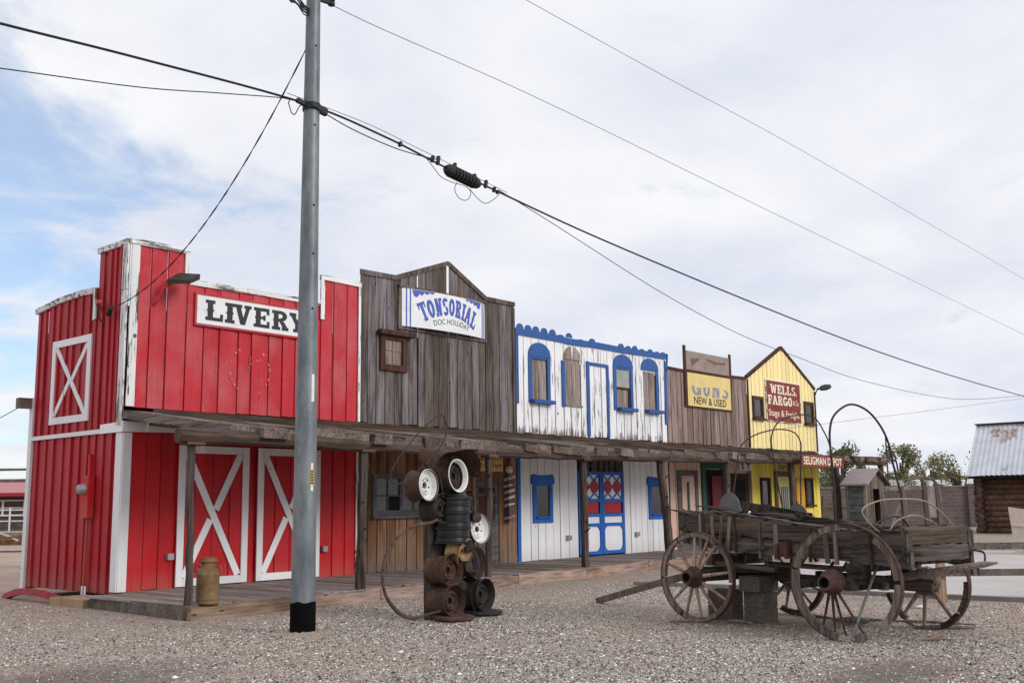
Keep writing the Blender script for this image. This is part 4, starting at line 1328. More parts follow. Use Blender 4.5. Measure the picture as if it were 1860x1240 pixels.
def gun_shop():
    t = thing('gun_shop', 'pink-grey boarded shop front between the white saloon and the yellow office', 'shop', (17.44, 0, 0))
    mb = MB()
    boards(mb, FRONT, 17.46, 22.44, profile([(17.46, 5.66), (18.5, 5.64), (21.3, 5.70), (22.44, 5.72)]), 3.37, w=0.27, gap=0.032, jb=0.02)
    build('front_wall', mb, 'gun', t, label='weathered pink-grey upper boards')
    mb = MB()
    boards(mb, FRONT, 17.46, 22.44, 3.30, 0.2, w=0.33, gap=0.024)
    build('front_wall', mb, 'peach', t, label='peach painted lower boards')
    shell(t, 17.46, 22.44, 5.2, 'gun')
    mb = MB(0.3)
    strip(mb, FRONT, [(17.46, 5.63), (18.5, 5.61)], 0.09, 0.024, 0.05)
    strip(mb, FRONT, [(21.35, 5.67), (22.44, 5.70)], 0.09, 0.024, 0.05)
    mb.prism(rect(18.44, 18.56, 4.5, 6.42), 0.024, 0.07)
    mb.prism(rect(21.27, 21.37, 5.6, 6.40), 0.024, 0.07)
    mb.prism(rect(18.57, 21.26, 5.60, 5.67), 0.024, 0.065)
    build('parapet_trim', mb, 'dark_wood', t)
    mb = MB(0.5)
    mb.prism([(18.56, 5.68), (21.27, 5.68), (21.27, 6.27), (18.56, 6.27)], 0.024, 0.045)
    pn = build('blank_panel', mb, 'pinkboard', t, label='blank pinkish board stained brown above the yellow sign')
    mb = MB(0.5)
    mb.prism([(18.85, 6.02), (19.45, 6.08), (19.2, 5.95), (18.95, 5.80)], 0.0455, 0.047)
    mb.prism([(19.75, 6.12), (20.4, 6.06), (21.0, 6.08), (21.0, 6.02), (20.4, 5.97), (19.9, 6.05)], 0.0455, 0.047)
    build('stain', mb, 'stain', pn)
    # lower doors and windows
    mb = MB(0.4)
    frame(mb, FRONT, 17.84, 19.0, 0.2, 2.55, 0.16, 0.02, 0.07)
    d = build('door', mb, 'greypaint', t)
    mb = MB(0.5)
    mb.prism(rect(18.0, 18.84, 0.3, 2.36), 0.022, 0.04)
    build('leaf', mb, 'peach', d)
    mb = MB(0.5)
    mb.prism(rect(18.0, 18.07, 0.3, 2.36), 0.042, 0.06)
    mb.prism(rect(18.38, 18.50, 0.3, 2.2), 0.042, 0.055)
    build('green_strip', mb, 'green', d)
    mb = MB(0.5)
    frame(mb, FRONT, 19.24, 20.70, 0.2, 2.84, 0.22, 0.02, 0.08)
    d = build('door', mb, 'green', t)
    mb = MB(0.5)
    mb.prism(rect(19.46, 20.48, 0.2, 2.60), 0.022, 0.03)
    build('recess', mb, 'void', d)
    mb = MB(0.5)
    mb.hexa([(19.75, -0.04, 0.25), (20.46, -0.04, 0.25), (20.46, -0.06, 0.25), (19.75, -0.12, 0.25), (19.75, -0.04, 2.40), (20.46, -0.04, 2.40), (20.46, -0.06, 2.40), (19.75, -0.12, 2.40)])
    build('leaf', mb, 'maroon', d)
    mb = MB()
    boards(mb, FRONT, 20.82, 22.26, 2.5, 0.25, 0.24, d0=0.024)
    build('shutter', mb, 'dark_wood', t)
    mb = MB(0.5)
    mb.prism(rect(21.35, 22.0, 0.5, 2.3), 0.05, 0.056)
    build('pane', mb, 'void', t)
    mb = MB(0.5)
    mb.prism(rect(20.76, 20.84, 0.2, 2.55), 0.024, 0.06)
    mb.prism(rect(22.24, 22.42, 0.2, 2.9), 0.024, 0.06)
    build('corner_trim', mb, 'gun', t)
    # signs
    s = thing('gun_sign', 'yellow sign with half worn-away GUNS over NEW & USED', 'sign', (19.95, -0.06, 5.05))
    mb = MB(0.5)
    mb.prism(rect(18.62, 21.30, 4.55, 5.59), 0.03, 0.05)
    build('board', mb, 'sign_y', s)
    mb = MB(0.3)
    frame(mb, FRONT, 18.565, 21.355, 4.49, 5.597, 0.05, 0.03, 0.062, wt=0.006)
    build('frame', mb, 'dark_wood', s)
    mb = MB(0.5)
    for ch, a, b in (('G', 18.86, 19.42), ('U', 19.50, 20.02), ('N', 20.08, 20.62), ('S', 20.68, 21.14)):
        slab_word(mb, ch, a, b, 4.89, 5.44, d=0.052, t=0.24, s=0.12, clip=clip_above(0.54 if ch != 'N' else 0.60))
    build('worn_lettering', mb, 'ink_faded', s)
    mb = MB(0.5)
    sans(mb, 'NEW & USED', 18.98, 20.98, 4.62, 4.86, d=0.052, bold=0.018)
    build('lettering', mb, 'ink', s)
    s = thing('small_notice', 'pale notice with worn letters beside the yellow office wall', 'sign', (22.1, -0.07, 2.73))
    mb = MB(0.5)
    mb.prism(rect(21.62, 22.42, 2.60, 2.88), 0.062, 0.075)
    build('board', mb, 'sign_w', s)
    mb = MB(0.5)
    sans(mb, 'S T', 21.72, 22.34, 2.64, 2.84, d=0.077, bold=0.03)
    build('lettering', mb, 'ink', s)


def stage_office():
    t = thing('stage_office', 'yellow boarded office front with a steep gable at the far end of the street', 'office', (22.46, 0, 0))
    pk = [(22.46, 5.72), (25.10, 7.00), (27.68, 5.68)]
    mb = MB()
    boards(mb, FRONT, 22.47, 27.67, profile(pk), 3.38, w=0.30, gap=0.035, jb=0.02, breaks=[25.10])
    build('front_wall', mb, 'yel_up', t, label='faded yellow upper boards')
    mb = MB()
    boards(mb, FRONT, 22.47, 27.67, 3.30, 0.2, w=0.33, gap=0.03)
    build('front_wall', mb, 'yel_lo', t, label='strong yellow lower boards')
    shell(t, 22.48, 27.68, 5.2, 'yel_lo')
    mb = MB(0.3)
    for p, q in zip(pk, pk[1:]):
        strip(mb, FRONT, [(p[0], p[1] + .03), (q[0], q[1] + .03)], 0.10, -0.05, 0.06 + R(0, .004))
    mb.prism(rect(22.45, 22.53, 3.38, 5.68), 0.024, 0.05)
    mb.prism(rect(27.60, 27.68, 3.38, 5.62), 0.024, 0.05)
    build('parapet_trim', mb, 'dark_wood', t)
    for i, (a0, a1, z0, z1) in enumerate(((22.78, 23.52, 4.35, 5.14), (26.68, 27.46, 4.35, 5.20), (23.05, 23.74, 1.38, 2.38), (26.42, 27.06, 1.40, 2.40))):
        mb = MB(0.4)
        frame(mb, FRONT, a0, a1, z0, z1, 0.11, 0.02, 0.07)
        w = build('window', mb, 'dark_wood', t)
        mb = MB(0.5)
        mb.prism(rect(a0 + .1, a1 - .1, z0 + .1, z1 - .1), 0.02, 0.03)
        build('pane', mb, 'glass_g' if i == 3 else 'glass', w)
        mb = MB(0.6)
        mb.prism(rect(a0 - .04, a1 + .04, z0 - .03, z0 + .04), 0.02, 0.15)
        build('sill', mb, 'dark_wood', w)
    mb = MB(0.5)
    frame(mb, FRONT, 24.06, 25.50, 0.2, 2.62, 0.19, 0.02, 0.08)
    d = build('door', mb, plain('brown_door_frame', (0.13, 0.07, 0.035)), t)
    mb = MB(0.5)
    mb.prism(rect(24.25, 25.31, 0.2, 2.43), 0.022, 0.04)
    build('leaf', mb, 'door_yel', d)
    mb = MB(0.5)
    mb.prism(rect(24.52, 25.1, 1.30, 2.08), 0.041, 0.046)
    build('pane', mb, 'glass_g', d)
    mb = MB(0.5)
    for k in range(4):
        x = 24.60 + k * .145
        mb.prism(rect(x - .018, x + .018, 1.30, 2.08), 0.047, 0.06)
    build('bars', mb, 'rim_white', d)
    # signs
    s = thing('stage_line_sign', 'rust red sign with cream lettering on the yellow gable', 'sign', (25.1, -0.05, 5.06))
    mb = MB(0.5)
    mb.prism(rect(23.78, 26.36, 4.36, 5.76), 0.028, 0.05)
    build('board', mb, 'sign_r', s)
    mb = MB(0.5)
    frame(mb, FRONT, 23.74, 26.40, 4.32, 5.80, 0.038, 0.028, 0.06)
    build('frame', mb, 'trim', s)
    mb = MB(0.5)
    slab_word(mb, 'WELLS', 24.08, 26.02, 5.33, 5.65, d=0.052, t=0.25, s=0.16)
    mb.prism(rect(26.06, 26.12, 5.33, 5.40), 0.05, 0.053)
    slab_word(mb, 'FARGO', 23.88, 25.72, 4.93, 5.26, d=0.052, t=0.25, s=0.16)
    sans(mb, '& Co', 25.80, 26.24, 4.98, 5.18, d=0.052, bold=0.01)
    sans(mb, 'Stage & Freight', 23.90, 26.26, 4.46, 4.76, d=0.052, bold=0.008)
    build('lettering', mb, 'ink_cream', s)
    s = thing('depot_notice', 'small yellow DEPOT notice over the pale office door', 'sign', (24.9, -0.06, 2.74))
    mb = MB(0.5)
    mb.prism(rect(24.28, 25.46, 2.64, 2.86), 0.03, 0.05)
    build('board', mb, 'sign_y', s)
    mb = MB(0.5)
    sans(mb, 'DEPOT', 24.36, 25.38, 2.675, 2.83, d=0.052, bold=0.03)
    build('lettering', mb, 'stain', s)
    s = thing('orange_notice', 'tall narrow orange board with small lettering leaning on the yellow wall', 'sign', (25.95, -0.08, 1.4))
    mb = MB(0.5)
    mb.prism([(25.66, 0.25), (26.28, 0.25), (26.28, 2.25), (26.18, 2.42), (25.76, 2.42), (25.66, 2.25)], 0.06, 0.08)
    build('board', mb, 'sign_o', s)
    mb = MB(0.5)
    for k in range(7):
        z = 1.95 - k * .15
        mb.prism(rect(25.88 + R(-.02, .02), 26.06 + R(-.03, .03), z, z + .035), 0.081, 0.083)
        mb.prism(rect(25.90, 25.925, z - .05, z), 0.081, 0.0826)
    mb.prism([(25.86, 2.24), (25.96, 2.38), (26.08, 2.24)], 0.081, 0.083)
    build('lettering', mb, 'ink_red', s)
    l = thing('street_lamp', 'dark lamp head on a short arm at the yellow gable corner', 'lamp', (27.7, -0.05, 5.6))
    mb = MB(0.5)
    mb.tube([(27.66, -0.03, 5.45), (27.66, -0.10, 5.62), (27.75, -0.12, 5.72)], 0.022)
    build('arm', mb, 'rust_dk', l)
    mb = MB(0.5)
    mb.lathe([(0, 0), (.035, .02), (.05, .3), (.10, .42), (.12, .75), (.09, 1.1), (0, 1.2)], (27.70, -0.12, 5.71), (1.0, 0, 0.17), 10)
    build('lamp_head', mb, 'rust_dk', l, smooth=True)


livery()
tonsorial()
saloon()
gun_shop()
stage_office()


# ------------------------------------------------------------------ boardwalk and its porch
def yf(x):
    """the street edge of the boardwalk drifts in a little towards the far end."""
    return -3.42 + 0.058 * max(x, 0.0)


def ztop(x):
    return 2.81 + 0.0155 * max(0.0, x - 9.0)


def boardwalk():
    t = thing('boardwalk', 'low plank boardwalk running along the shop fronts', 'boardwalk', (-0.7, 0, 0))
    mb = MB()
    boards(mb, lambda a, z, d: (a, z, d), 0.05, 28.2, -0.005, lambda a: yf(a) + 0.10, w=0.26, gap=0.016, th=0.035, d0=0.165, jb=0.03, jt=0.0)
    boards(mb, lambda a, z, d: (a, z, d), -0.72, 0.05, -0.30, lambda a: yf(a) + 0.10, w=0.26, gap=0.016, th=0.035, d0=0.165, jb=0.03)
    build('planks', mb, 'deck', t)
    x = -0.80
    for x1 in (1.35, 3.0, 4.75, 6.9, 9.35, 12.0, 14.6, 17.5, 20.5, 24.2, 28.3):
        mb = MB()
        h0, h1 = R(.175, .21), R(.17, .205)
        n = 9
        tn = R(0, 1)
        for k in range(n):
            a, b = lerp(x + .008, x1 - .008, k / n), lerp(x + .008, x1 - .008, (k + 1) / n)
            ya, yb = yf(a) - .10, yf(b) - .10
            za, zb = lerp(h0, h1, k / n) + .012 * math.sin(a * 5), lerp(h0, h1, (k + 1) / n) + .012 * math.sin(b * 5)
            mb.hexa([(a, ya, -.02), (b, yb, -.02), (b, yb + .17, -.02), (a, ya + .17, -.02), (a, ya, za), (b, yb, zb), (b, yb + .17, zb), (a, ya + .17, za)], tn)
        build('edge_timber', mb, 'kerb', t)
        x = x1
    mb = MB(0.2)
    mb.hexa([(-0.62, -0.25, -.02), (-0.42, -0.25, -.02), (-0.60, -3.40, -.02), (-0.82, -3.40, -.02), (-0.62, -0.25, .19), (-0.42, -0.25, .19), (-0.60, -3.40, .205), (-0.82, -3.40, .205)])
    build('edge_timber', mb, 'grey_x', t)
    mb = MB(0.7)
    mb.box(-0.75, -0.12, -0.26, 0.9, -0.02, 0.13)
    build('footing', mb, 'cut', t)


def porch():
    t = thing('porch', 'long weathered porch roof on log posts sheltering the boardwalk', 'porch', (-0.7, -3.3, 0))
    mb = MB()
    x = -0.10
    while x < 29.7:
        w = R(.42, .66)
        x1 = min(x + w, 29.9)
        tn, lift, tilt = R(0, 1), R(-.02, .03), R(-.02, .05)
        ye = yf(x) - R(-.10, .16)
        th = R(.14, .20)
        prev = None
        n = 7
        sk = R(-.03, .03) if x > 0 else 0.0
        for k in range(n + 1):
            q = k / n
            y = lerp(-.05, ye, q)
            zt = lerp(3.31 if x < 0.4 else 3.23, ztop(x) + .03, q) + lift * q + R(-.008, .008)
            a, b = x + .012 + sk * q + R(-.008, .008), x1 - .012 + sk * q + R(-.008, .008)
            ring = [(a, y, zt - th + R(-.012, .006)), (b, y, zt - th - tilt * q), (b, y, zt - tilt * q + R(-.006, .006)), (a, y, zt)]
            if k in (0, n):
                mb.face(ring, tn)
            if prev:
                mb.add(prev + ring, [(0, 1, 5, 4), (1, 2, 6, 5), (2, 3, 7, 6), (3, 0, 4, 7)], tn)
            prev = ring
        x = x1
    build('roof_slabs', mb, 'grey_y', t)
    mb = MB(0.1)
    mb.box(0.5, 27.6, -0.075, -0.03, 3.12, 3.355)  # dark strip standing in for the shaded gap below the upper walls
    build('shadow_strip', mb, 'beam', t)
    # carrying beam, in lengths
    x = -1.0
    for x1 in (2.9, 6.3, 9.7, 13.3, 16.9, 21.4, 25.2, 30.0):
        mb = MB()
        pts = [(lerp(x, x1, k / 6), yf(lerp(x, x1, k / 6)) + .06, ztop(lerp(x, x1, k / 6)) - .155 + R(-.012, .012)) for k in range(7)]
        mb.tube(pts, [R(.105, .122) for _ in pts], 8)
        build('beam', mb, 'beam', t, smooth=True)
        x = x1
    # posts
    specs = [(-0.69, .056, -.05), (2.72, .085, .04), (6.2, .075, .03), (9.64, .085, -.03), (13.45, .105, -.30), (16.73, .09, .03), (21.29, .10, 0), (25.09, .10, .02), (29.6, .11, 0)]
    for x, r, lean in specs:
        mb = MB(R(.2, .8))
        n = 11
        pts, rad = [], []
        zt = ztop(x) - .25
        base = 0.2 if x < 28 else 0.0
        for k in range(n):
            q = k / (n - 1)
            pts.append((x + lean * q + R(-.012, .012), yf(x) + .12 + R(-.012, .012), lerp(base, zt, q)))
            rad.append(r * R(.9, 1.12) * (1.08 if q < .1 else 1))
        mb.tube(pts, rad, 9)
        if x > 0:
            for _ in range(3):
                k = random.randrange(2, n - 2)
                p = Vector(pts[k])
                mb.tube([p, p + Vector((R(-.1, .1), -r - R(.03, .07), R(.06, .16)))], [.03, .012], 5)
        ps = build('post', mb, 'post', t, smooth=True)
        mb = MB()
        mb.box(x + lean - .14, x + lean + .16, yf(x) - .02, yf(x) + .2, zt - .03, zt + .06)
        build('cap_block', mb, 'beam', ps)
    s = thing('depot_sign', 'red board with cream depot lettering fixed to the porch eave', 'sign', (22.8, -2.4, 2.84))
    def P(a, z, d):
        return (a, yf(a) - .30 - d, z)
    mb = MB(0.5)
    mb.prism(rect(21.08, 24.60, 2.65, 3.02), 0.0, 0.03, P)
    build('board', mb, 'sign_r', s)
    mb = MB(0.5)
    sans(mb, 'SELIGMAN DEPOT', 21.22, 24.46, 2.71, 2.96, P, d=0.033, bold=0.02)
    build('lettering', mb, 'ink_cream', s)


def milk_can():
    c = (-0.37, -3.28)
    t = thing('milk_can', 'rusty yellow-brown milk can on the boardwalk corner beside the first post', 'milk can', (c[0], c[1], 0.2))
    mb = MB(0.5)
    mb.lathe([(0, 0), (.165, 0), (.172, .012), (.168, .03), (.165, .06), (.17, .065), (.17, .085), (.165, .09), (.168, .41), (.174, .415), (.174, .44), (.166, .45),
              (.15, .49), (.115, .53), (.10, .555), (.10, .60), (.112, .605)], (c[0], c[1], 0.2), (0, 0, 1), 28)
    b = build('body', mb, 'can', t, smooth=True)
    mb = MB(0.5)
    mb.lathe([(.112, .60), (.135, .608), (.14, .625), (.132, .64), (.118, .648), (.118, .664), (.09, .672), (0, .672)], (c[0], c[1], 0.2), (0, 0, 1), 24)
    build('lid', mb, 'can', t, smooth=True)
    for s in (-1, 1):
        mb = MB(0.3)
        d = Vector((.65, -.76, 0)) * s
        p = Vector((c[0], c[1], .2))
        mb.tube([p + d * .12 + Vector((0, 0, .535)), p + d * .185 + Vector((0, 0, .55)), p + d * .20 + Vector((0, 0, .50)), p + d * .165 + Vector((0, 0, .44))], .012, 6)
        build('handle', mb, 'can', t, smooth=True)


# ------------------------------------------------------------------ pole and overhead wires
PX, PY = -0.78, -6.07


def utility_pole():
    t = thing('utility_pole', 'tall galvanised steel utility pole with a black base in front of the red barn', 'utility pole', (PX, PY, 0))
    mb = MB(0.5)
    mb.lathe([(.159 - .0072 * z, z) for z in (0.38, 2, 4, 6, 8, 10, 12)] + [(0, 12)], (PX, PY, 0), (0, 0, 1), 28)
    build('shaft', mb, 'galv', t, smooth=True)
    mb = MB(0.5)
    n = 28
    pr = [(.165, -.1), (.165, .02), (.163, .2)]
    mb.lathe(pr, (PX, PY, 0), (0, 0, 1), n)
    vs = []
    for k in range(n):
        a = 2 * PI * k / n
        vs.append((PX + .163 * math.cos(a), PY + .163 * math.sin(a), .2))
    top = [(x, y, .398 + .010 * math.sin(k * .9) + R(-.007, .007)) for k, (x, y, _) in enumerate(vs)]
    mb.add(vs + top, [(k, (k + 1) % n, n + (k + 1) % n, n + k) for k in range(n)])
    build('base_coating', mb, 'black', t, smooth=True)
    mb = MB(0.5)
    n = 40
    vs = []
    for j, (rr, zz) in enumerate(((.15, .035), (.20, .032), (.30, .016), (.46, -.004))):
        for k in range(n):
            a = 2 * PI * k / n
            q = rr * (1 + .16 * math.sin(3 * a + 1) + R(-.05, .05))
            vs.append((PX + q * math.cos(a), PY + q * math.sin(a), zz * (1 + R(-.3, .3))))
    mb.add(vs, [(j * n + k, j * n + (k + 1) % n, (j + 1) * n + (k + 1) % n, (j + 1) * n + k) for j in range(3) for k in range(n)])
    tag(build('soil_ring', mb, 'ground', smooth=True), kind='structure')
    toc = Vector((-9.44 - PX, -17.17 - PY, 0)).normalized()
    rt = Vector((-toc.y, toc.x, 0))
    def on(ang, z, pr=.002):
        d = toc * math.cos(ang) + rt * math.sin(ang)
        return Vector((PX, PY, z)) + d * (.159 - .0072 * z + pr), d
    mb = MB(0.5)
    for z in (7.9, 6.75, 5.62, 4.95, 4.2, 8.65):
        p, d = on(.45, z)
        mb.lathe([(.014, 0), (.014, .012), (0, .012)], p - d * .006, d, 8)
    build('bolt_holes', mb, 'void', t)
    mb = MB(0.5)
    def label(a0, a1, z0, z1, off):
        q = [on(a0, z0, off)[0], on(a1, z0, off)[0], on(a1, z1, off)[0], on(a0, z1, off)[0]]
        mb.face(q)
    label(.46, .78, 2.96, 3.32, .003)
    label(.5, .75, 1.80, 2.16, .003)
    build('paper_label', mb, 'rim_white', t)
    mb = MB(0.5)
    label(.44, .80, 1.88, 2.08, .006)
    build('tag', mb, plain('yellow_tag', (.45, .38, .03), .5), t)
    mb = MB(0.5)
    for k in range(5):
        label(.5, .74, 1.895 + k * .036, 1.915 + k * .036, .008)
    build('tag_marks', mb, 'ink', t)
    mb = MB(0.5)
    mb.lathe([(.112, -.05), (.125, -.05), (.125, .05), (.112, .05)], (PX, PY, 7.03), (0, 0, 1), 18)
    mb.bar((PX + .1, PY, 7.05), (PX + .26, PY, 7.03), .06, .10)
    mb.bar((PX - .25, PY, 7.07), (PX - .1, PY, 7.05), .05, .06)
    build('cable_clamp', mb, 'rubber', t)
    mb = MB(0.5)
    mb.bar((PX + .08, PY, 8.66), (PX + .36, PY, 8.69), .05, .05)
    mb.lathe([(0, -.09), (.05, -.09), (.05, -.05), (.03, -.04), (.05, -.02), (.05, .02), (.03, .03), (.05, .05), (.045, .09), (0, .09)], (PX + .32, PY, 8.74), (0, 0, 1), 12)
    build('insulator', mb, 'rubber', t)
    mb = MB(0.5)
    for k in range(6):
        z = 8.33 + k * .022
        mb.tube(spline([(PX - .08, PY - .02, 8.34 + .02 * k), (PX - .20, PY - .05, z + R(-.02, .02)), (PX - .33, PY - .06, z + .05 + R(-.03, .05)), (PX - .48, PY - .06, z + .13 + R(-.05, .05)), (PX - .75, PY, z + .4), (PX - .9, PY, 9.3)], 5), .009 + .004 * (k % 2), 5)
    mb.tube(spline([(PX - .34, PY - .06, 8.48), (PX - .42, PY - .06, 8.40), (PX - .47, PY - .06, 8.48), (PX - .38, PY - .06, 8.56)], 6), .007, 5)
    build('wire_bundle', mb, 'rubber', t)
    # the next pole down the line carries the far ends
    t = thing('utility_pole', 'distant steel utility pole at the far end of the overhead wires', 'utility pole', (40.0, PY, 0))
    mb = MB(0.5)
    mb.lathe([(.16 - .007 * z, z) for z in (0, 3, 6, 9, 12)] + [(0, 12)], (40.0, PY, 0), (0, 0, 1), 16)
    build('shaft', mb, 'galv', t, smooth=True)


def spline(pts, n=10):
    """Catmull-Rom through the points."""
    pts = [Vector(p) for p in pts]
    out = []
    for i in range(len(pts) - 1):
        p0, p1, p2, p3 = pts[max(i - 1, 0)], pts[i], pts[i + 1], pts[min(i + 2, len(pts) - 1)]
        for k in range(n):
            t = k / n
            out.append(0.5 * ((2 * p1) + (p2 - p0) * t + (2 * p0 - 5 * p1 + 4 * p2 - p3) * t * t + (3 * p1 - p0 - 3 * p2 + p3) * t ** 3))
    out.append(pts[-1])
    return out


def wires():
    def xz(l, y=PY):
        return [(a, y, z) for a, z in l]
    g = 'overhead wires strung from the steel pole'
    mb = MB(0.5)
    mb.tube(spline(xz([(-13, 6.15), (-7.2, 6.62), (-4.98, 6.78), (-3.38, 6.91), (-0.93, 7.06), (0.58, 6.97), (1.73, 6.82), (2.75, 6.72), (6.07, 6.40), (12.52, 5.95), (18.92, 5.60), (26, 5.40), (33.85, 5.30), (40, 5.25)])), .0155, 6)
    solo('overhead_cable', mb, 'rubber', 'thick black overhead cable crossing the whole sky past the pole', 'cable', g, smooth=True)
    mb = MB(0.5)
    mb.tube(spline(xz([(-1.2, 7.12), (0.2, 7.08), (1.2, 6.97), (1.75, 6.91), (2.8, 6.78), (3.3, 6.72)])), .005, 5)
    solo('overhead_cable', mb, 'wire', 'thin support strand just above the thick cable right of the pole', 'cable', g)
    mb = MB(0.5)
    mb.tube(spline(xz([(-13, 4.75), (-7.5, 5.84), (-4.95, 6.28), (-3.36, 6.55), (-2.23, 6.81), (-1.25, 7.03), (-1.17, 6.98), (-1.12, 6.87), (-1.06, 6.86), (-0.98, 7.0), (-0.9, 7.02)])), .0075, 5)
    solo('overhead_cable', mb, 'rubber', 'thinner black cable sloping down to the left below the thick cable', 'cable', g)
    mb = MB(0.5)
    mb.tube(spline(xz([(-0.92, 7.02), (-0.25, 6.87), (0.59, 6.79), (1.2, 6.80), (1.55, 6.83)], PY - .13)), .0085, 5)
    solo('overhead_cable', mb, 'rubber', 'slack black cable looping from the pole to the splice case', 'cable', g)
    mb = MB(0.5)
    mb.tube(spline(xz([(3.08, 6.72), (4.45, 6.44), (7.89, 5.70), (10.92, 5.22), (13.81, 4.97), (17.3, 4.72), (23.0, 4.66), (27.2, 4.87), (33.85, 5.48), (40, 6.0)])), .007, 5)
    solo('overhead_cable', mb, 'rubber', 'slack thin cable sagging over the yellow gable from the splice case', 'cable', g)
    mb = MB(0.5)
    mb.tube(spline(xz([(-0.46, 8.66), (0.57, 8.63), (4.51, 8.61), (12.78, 8.34), (40, 7.5)])), .0055, 5)
    solo('overhead_cable', mb, 'wire', 'lower of the two thin grey wires high in the sky', 'cable', g)
    mb = MB(0.5)
    mb.tube(spline(xz([(-0.7, 10.4), (3.87, 10.35), (8.17, 10.32), (16.05, 10.3), (40, 9.85)])), .0055, 5)
    solo('overhead_cable', mb, 'wire', 'upper of the two thin grey wires high in the sky', 'cable', g)
    mb = MB(0.5)
    mb.tube(spline([(15.8, -4.2, 3.42), (22.9, -5.2, 4.2), (33.85, PY, 5.40), (40, PY, 6.1)]), .005, 5)
    solo('overhead_cable', mb, 'wire', 'faint low wire rising to the right above the log cabin', 'cable', g)
    a, b = Vector((PX - .08, PY, 7.92)), Vector((-.24, 0.25, 5.12))
    mb = MB(0.5)
    for off in (0.0, 0.012):
        pts = []
        for k in range(41):
            q = k / 40
            p = a.lerp(b, q)
            p.z -= 4 * 0.70 * q * (1 - q)
            w = q * 60 + (0 if off == 0 else PI)
            pts.append(p + Vector((.007 * math.cos(w), 0, .007 * math.sin(w))))
        mb.tube(pts, .0065, 5)
    solo('service_wire', mb, 'rubber', 'twisted black service wire dropping from the pole to the barn gable', 'cable', g)
    # splice case and its hangers
    t = thing('splice_case', 'black ribbed splice case hanging on the thick overhead cable', 'splice case', (2.2, PY, 6.75))
    mb = MB(0.5)
    p0, p1 = Vector((1.84, PY, 6.79)), Vector((2.62, PY, 6.70))
    L = (p1 - p0).length
    pr = [(0, 0), (.05, 0), (.085, .05)]
    for k in range(8):
        q = .1 + (L - .2) * k / 8
        pr += [(.105, q), (.105, q + .05), (.088, q + .06), (.088, q + .075)]
    pr += [(.085, L - .05), (.05, L), (0, L)]
    mb.lathe(pr, p0, p1 - p0, 12)
    build('case', mb, 'rubber', t)
    mb = MB(0.5)
    for q, h in ((-.95, .07), (-.28, .10), (-.16, .14), (.2, .16), (.65, .14), (.92, .13), (1.12, .08), (1.2, .05)):
        p = p0.lerp(p1, .5) + (p1 - p0).normalized() * (q - .39) * 1.02
        mb.bar(p + Vector((0, 0, 0)), p + Vector((.02, 0, h)), .05, .04)
    build('hangers', mb, 'rubber', t)
    mb = MB(0.5)
    mb.tube(spline(xz([(1.42, 6.86), (1.6, 6.73), (1.75, 6.63), (1.98, 6.60), (2.3, 6.60), (2.42, 6.52), (2.32, 6.38), (2.14, 6.38), (2.05, 6.50), (2.1, 6.62)])), .006, 5)
    mb.tube(spline(xz([(2.4, 6.58), (2.55, 6.48), (2.75, 6.42), (2.95, 6.52), (3.12, 6.66)])), .006, 5)
    build('slack_loop', mb, 'rubber', t)
    mb = MB(0.5)
    mb.tube([(-7, 2.9, 2.3), (-3, 3.2, 2.75), (-0.8, 3.42, 3.28), (-0.33, 3.47, 3.57)], .008, 5)
    solo('guy_wire', mb, 'rubber', 'thin dark wire running left from the beam end of the red barn', 'cable')


# ------------------------------------------------------------------ figure welded from wheel rims
def steel_rim(parent, c, ax, r, depth, barrel, disc, bolts=True):
    ax = Vector(ax).normalized()
    mb = MB(R(.2, .8))
    mb.lathe([(r * .97, -depth), (r, -depth * .97), (r * .93, -depth * .9), (r * .86, -depth * .72), (r * .84, -depth * .4), (r * .90, -depth * .14), (r * .99, -depth * .06), (r, 0), (r * .955, .008),
              (r * .93, -.012), (r * .86, -depth * .16)], c, ax, 30)
    b = build('wheel_rim', mb, barrel, parent, smooth=True)
    mb = MB(R(.3, .7))
    pr = [(r * .995, .004), (r * .965, .011), (r * .94, -.008), (r * .86, -depth * .15), (r * .80, -depth * .30), (r * .70, -depth * .34), (r * .56, -depth * .16), (r * .50, -depth * .13), (r * .36, -depth * .24), (r * .22, -depth * .25), (r * .22, -depth * .4)]
    mb.lathe(pr, c, ax, 30)
    d = build('wheel_disc', mb, disc, b, smooth=True)
    mb = MB(0.5)
    mb.lathe([(r * .24, -depth * .38), (0, -depth * .38)], c, ax, 14)
    s = ax.cross(Vector((0, 0, 1))).normalized()
    q = ax.cross(s)
    for k in range(5):
        a = 2 * PI * k / 5 + .3
        p = Vector(c) + (s * math.cos(a) + q * math.sin(a)) * r * .38
        mb.lathe([(r * .055, -depth * .25), (r * .055, -depth * .20), (0, -depth * .20)], p, ax, 7)
    build('hub_hole', mb, 'void', b)
    return b


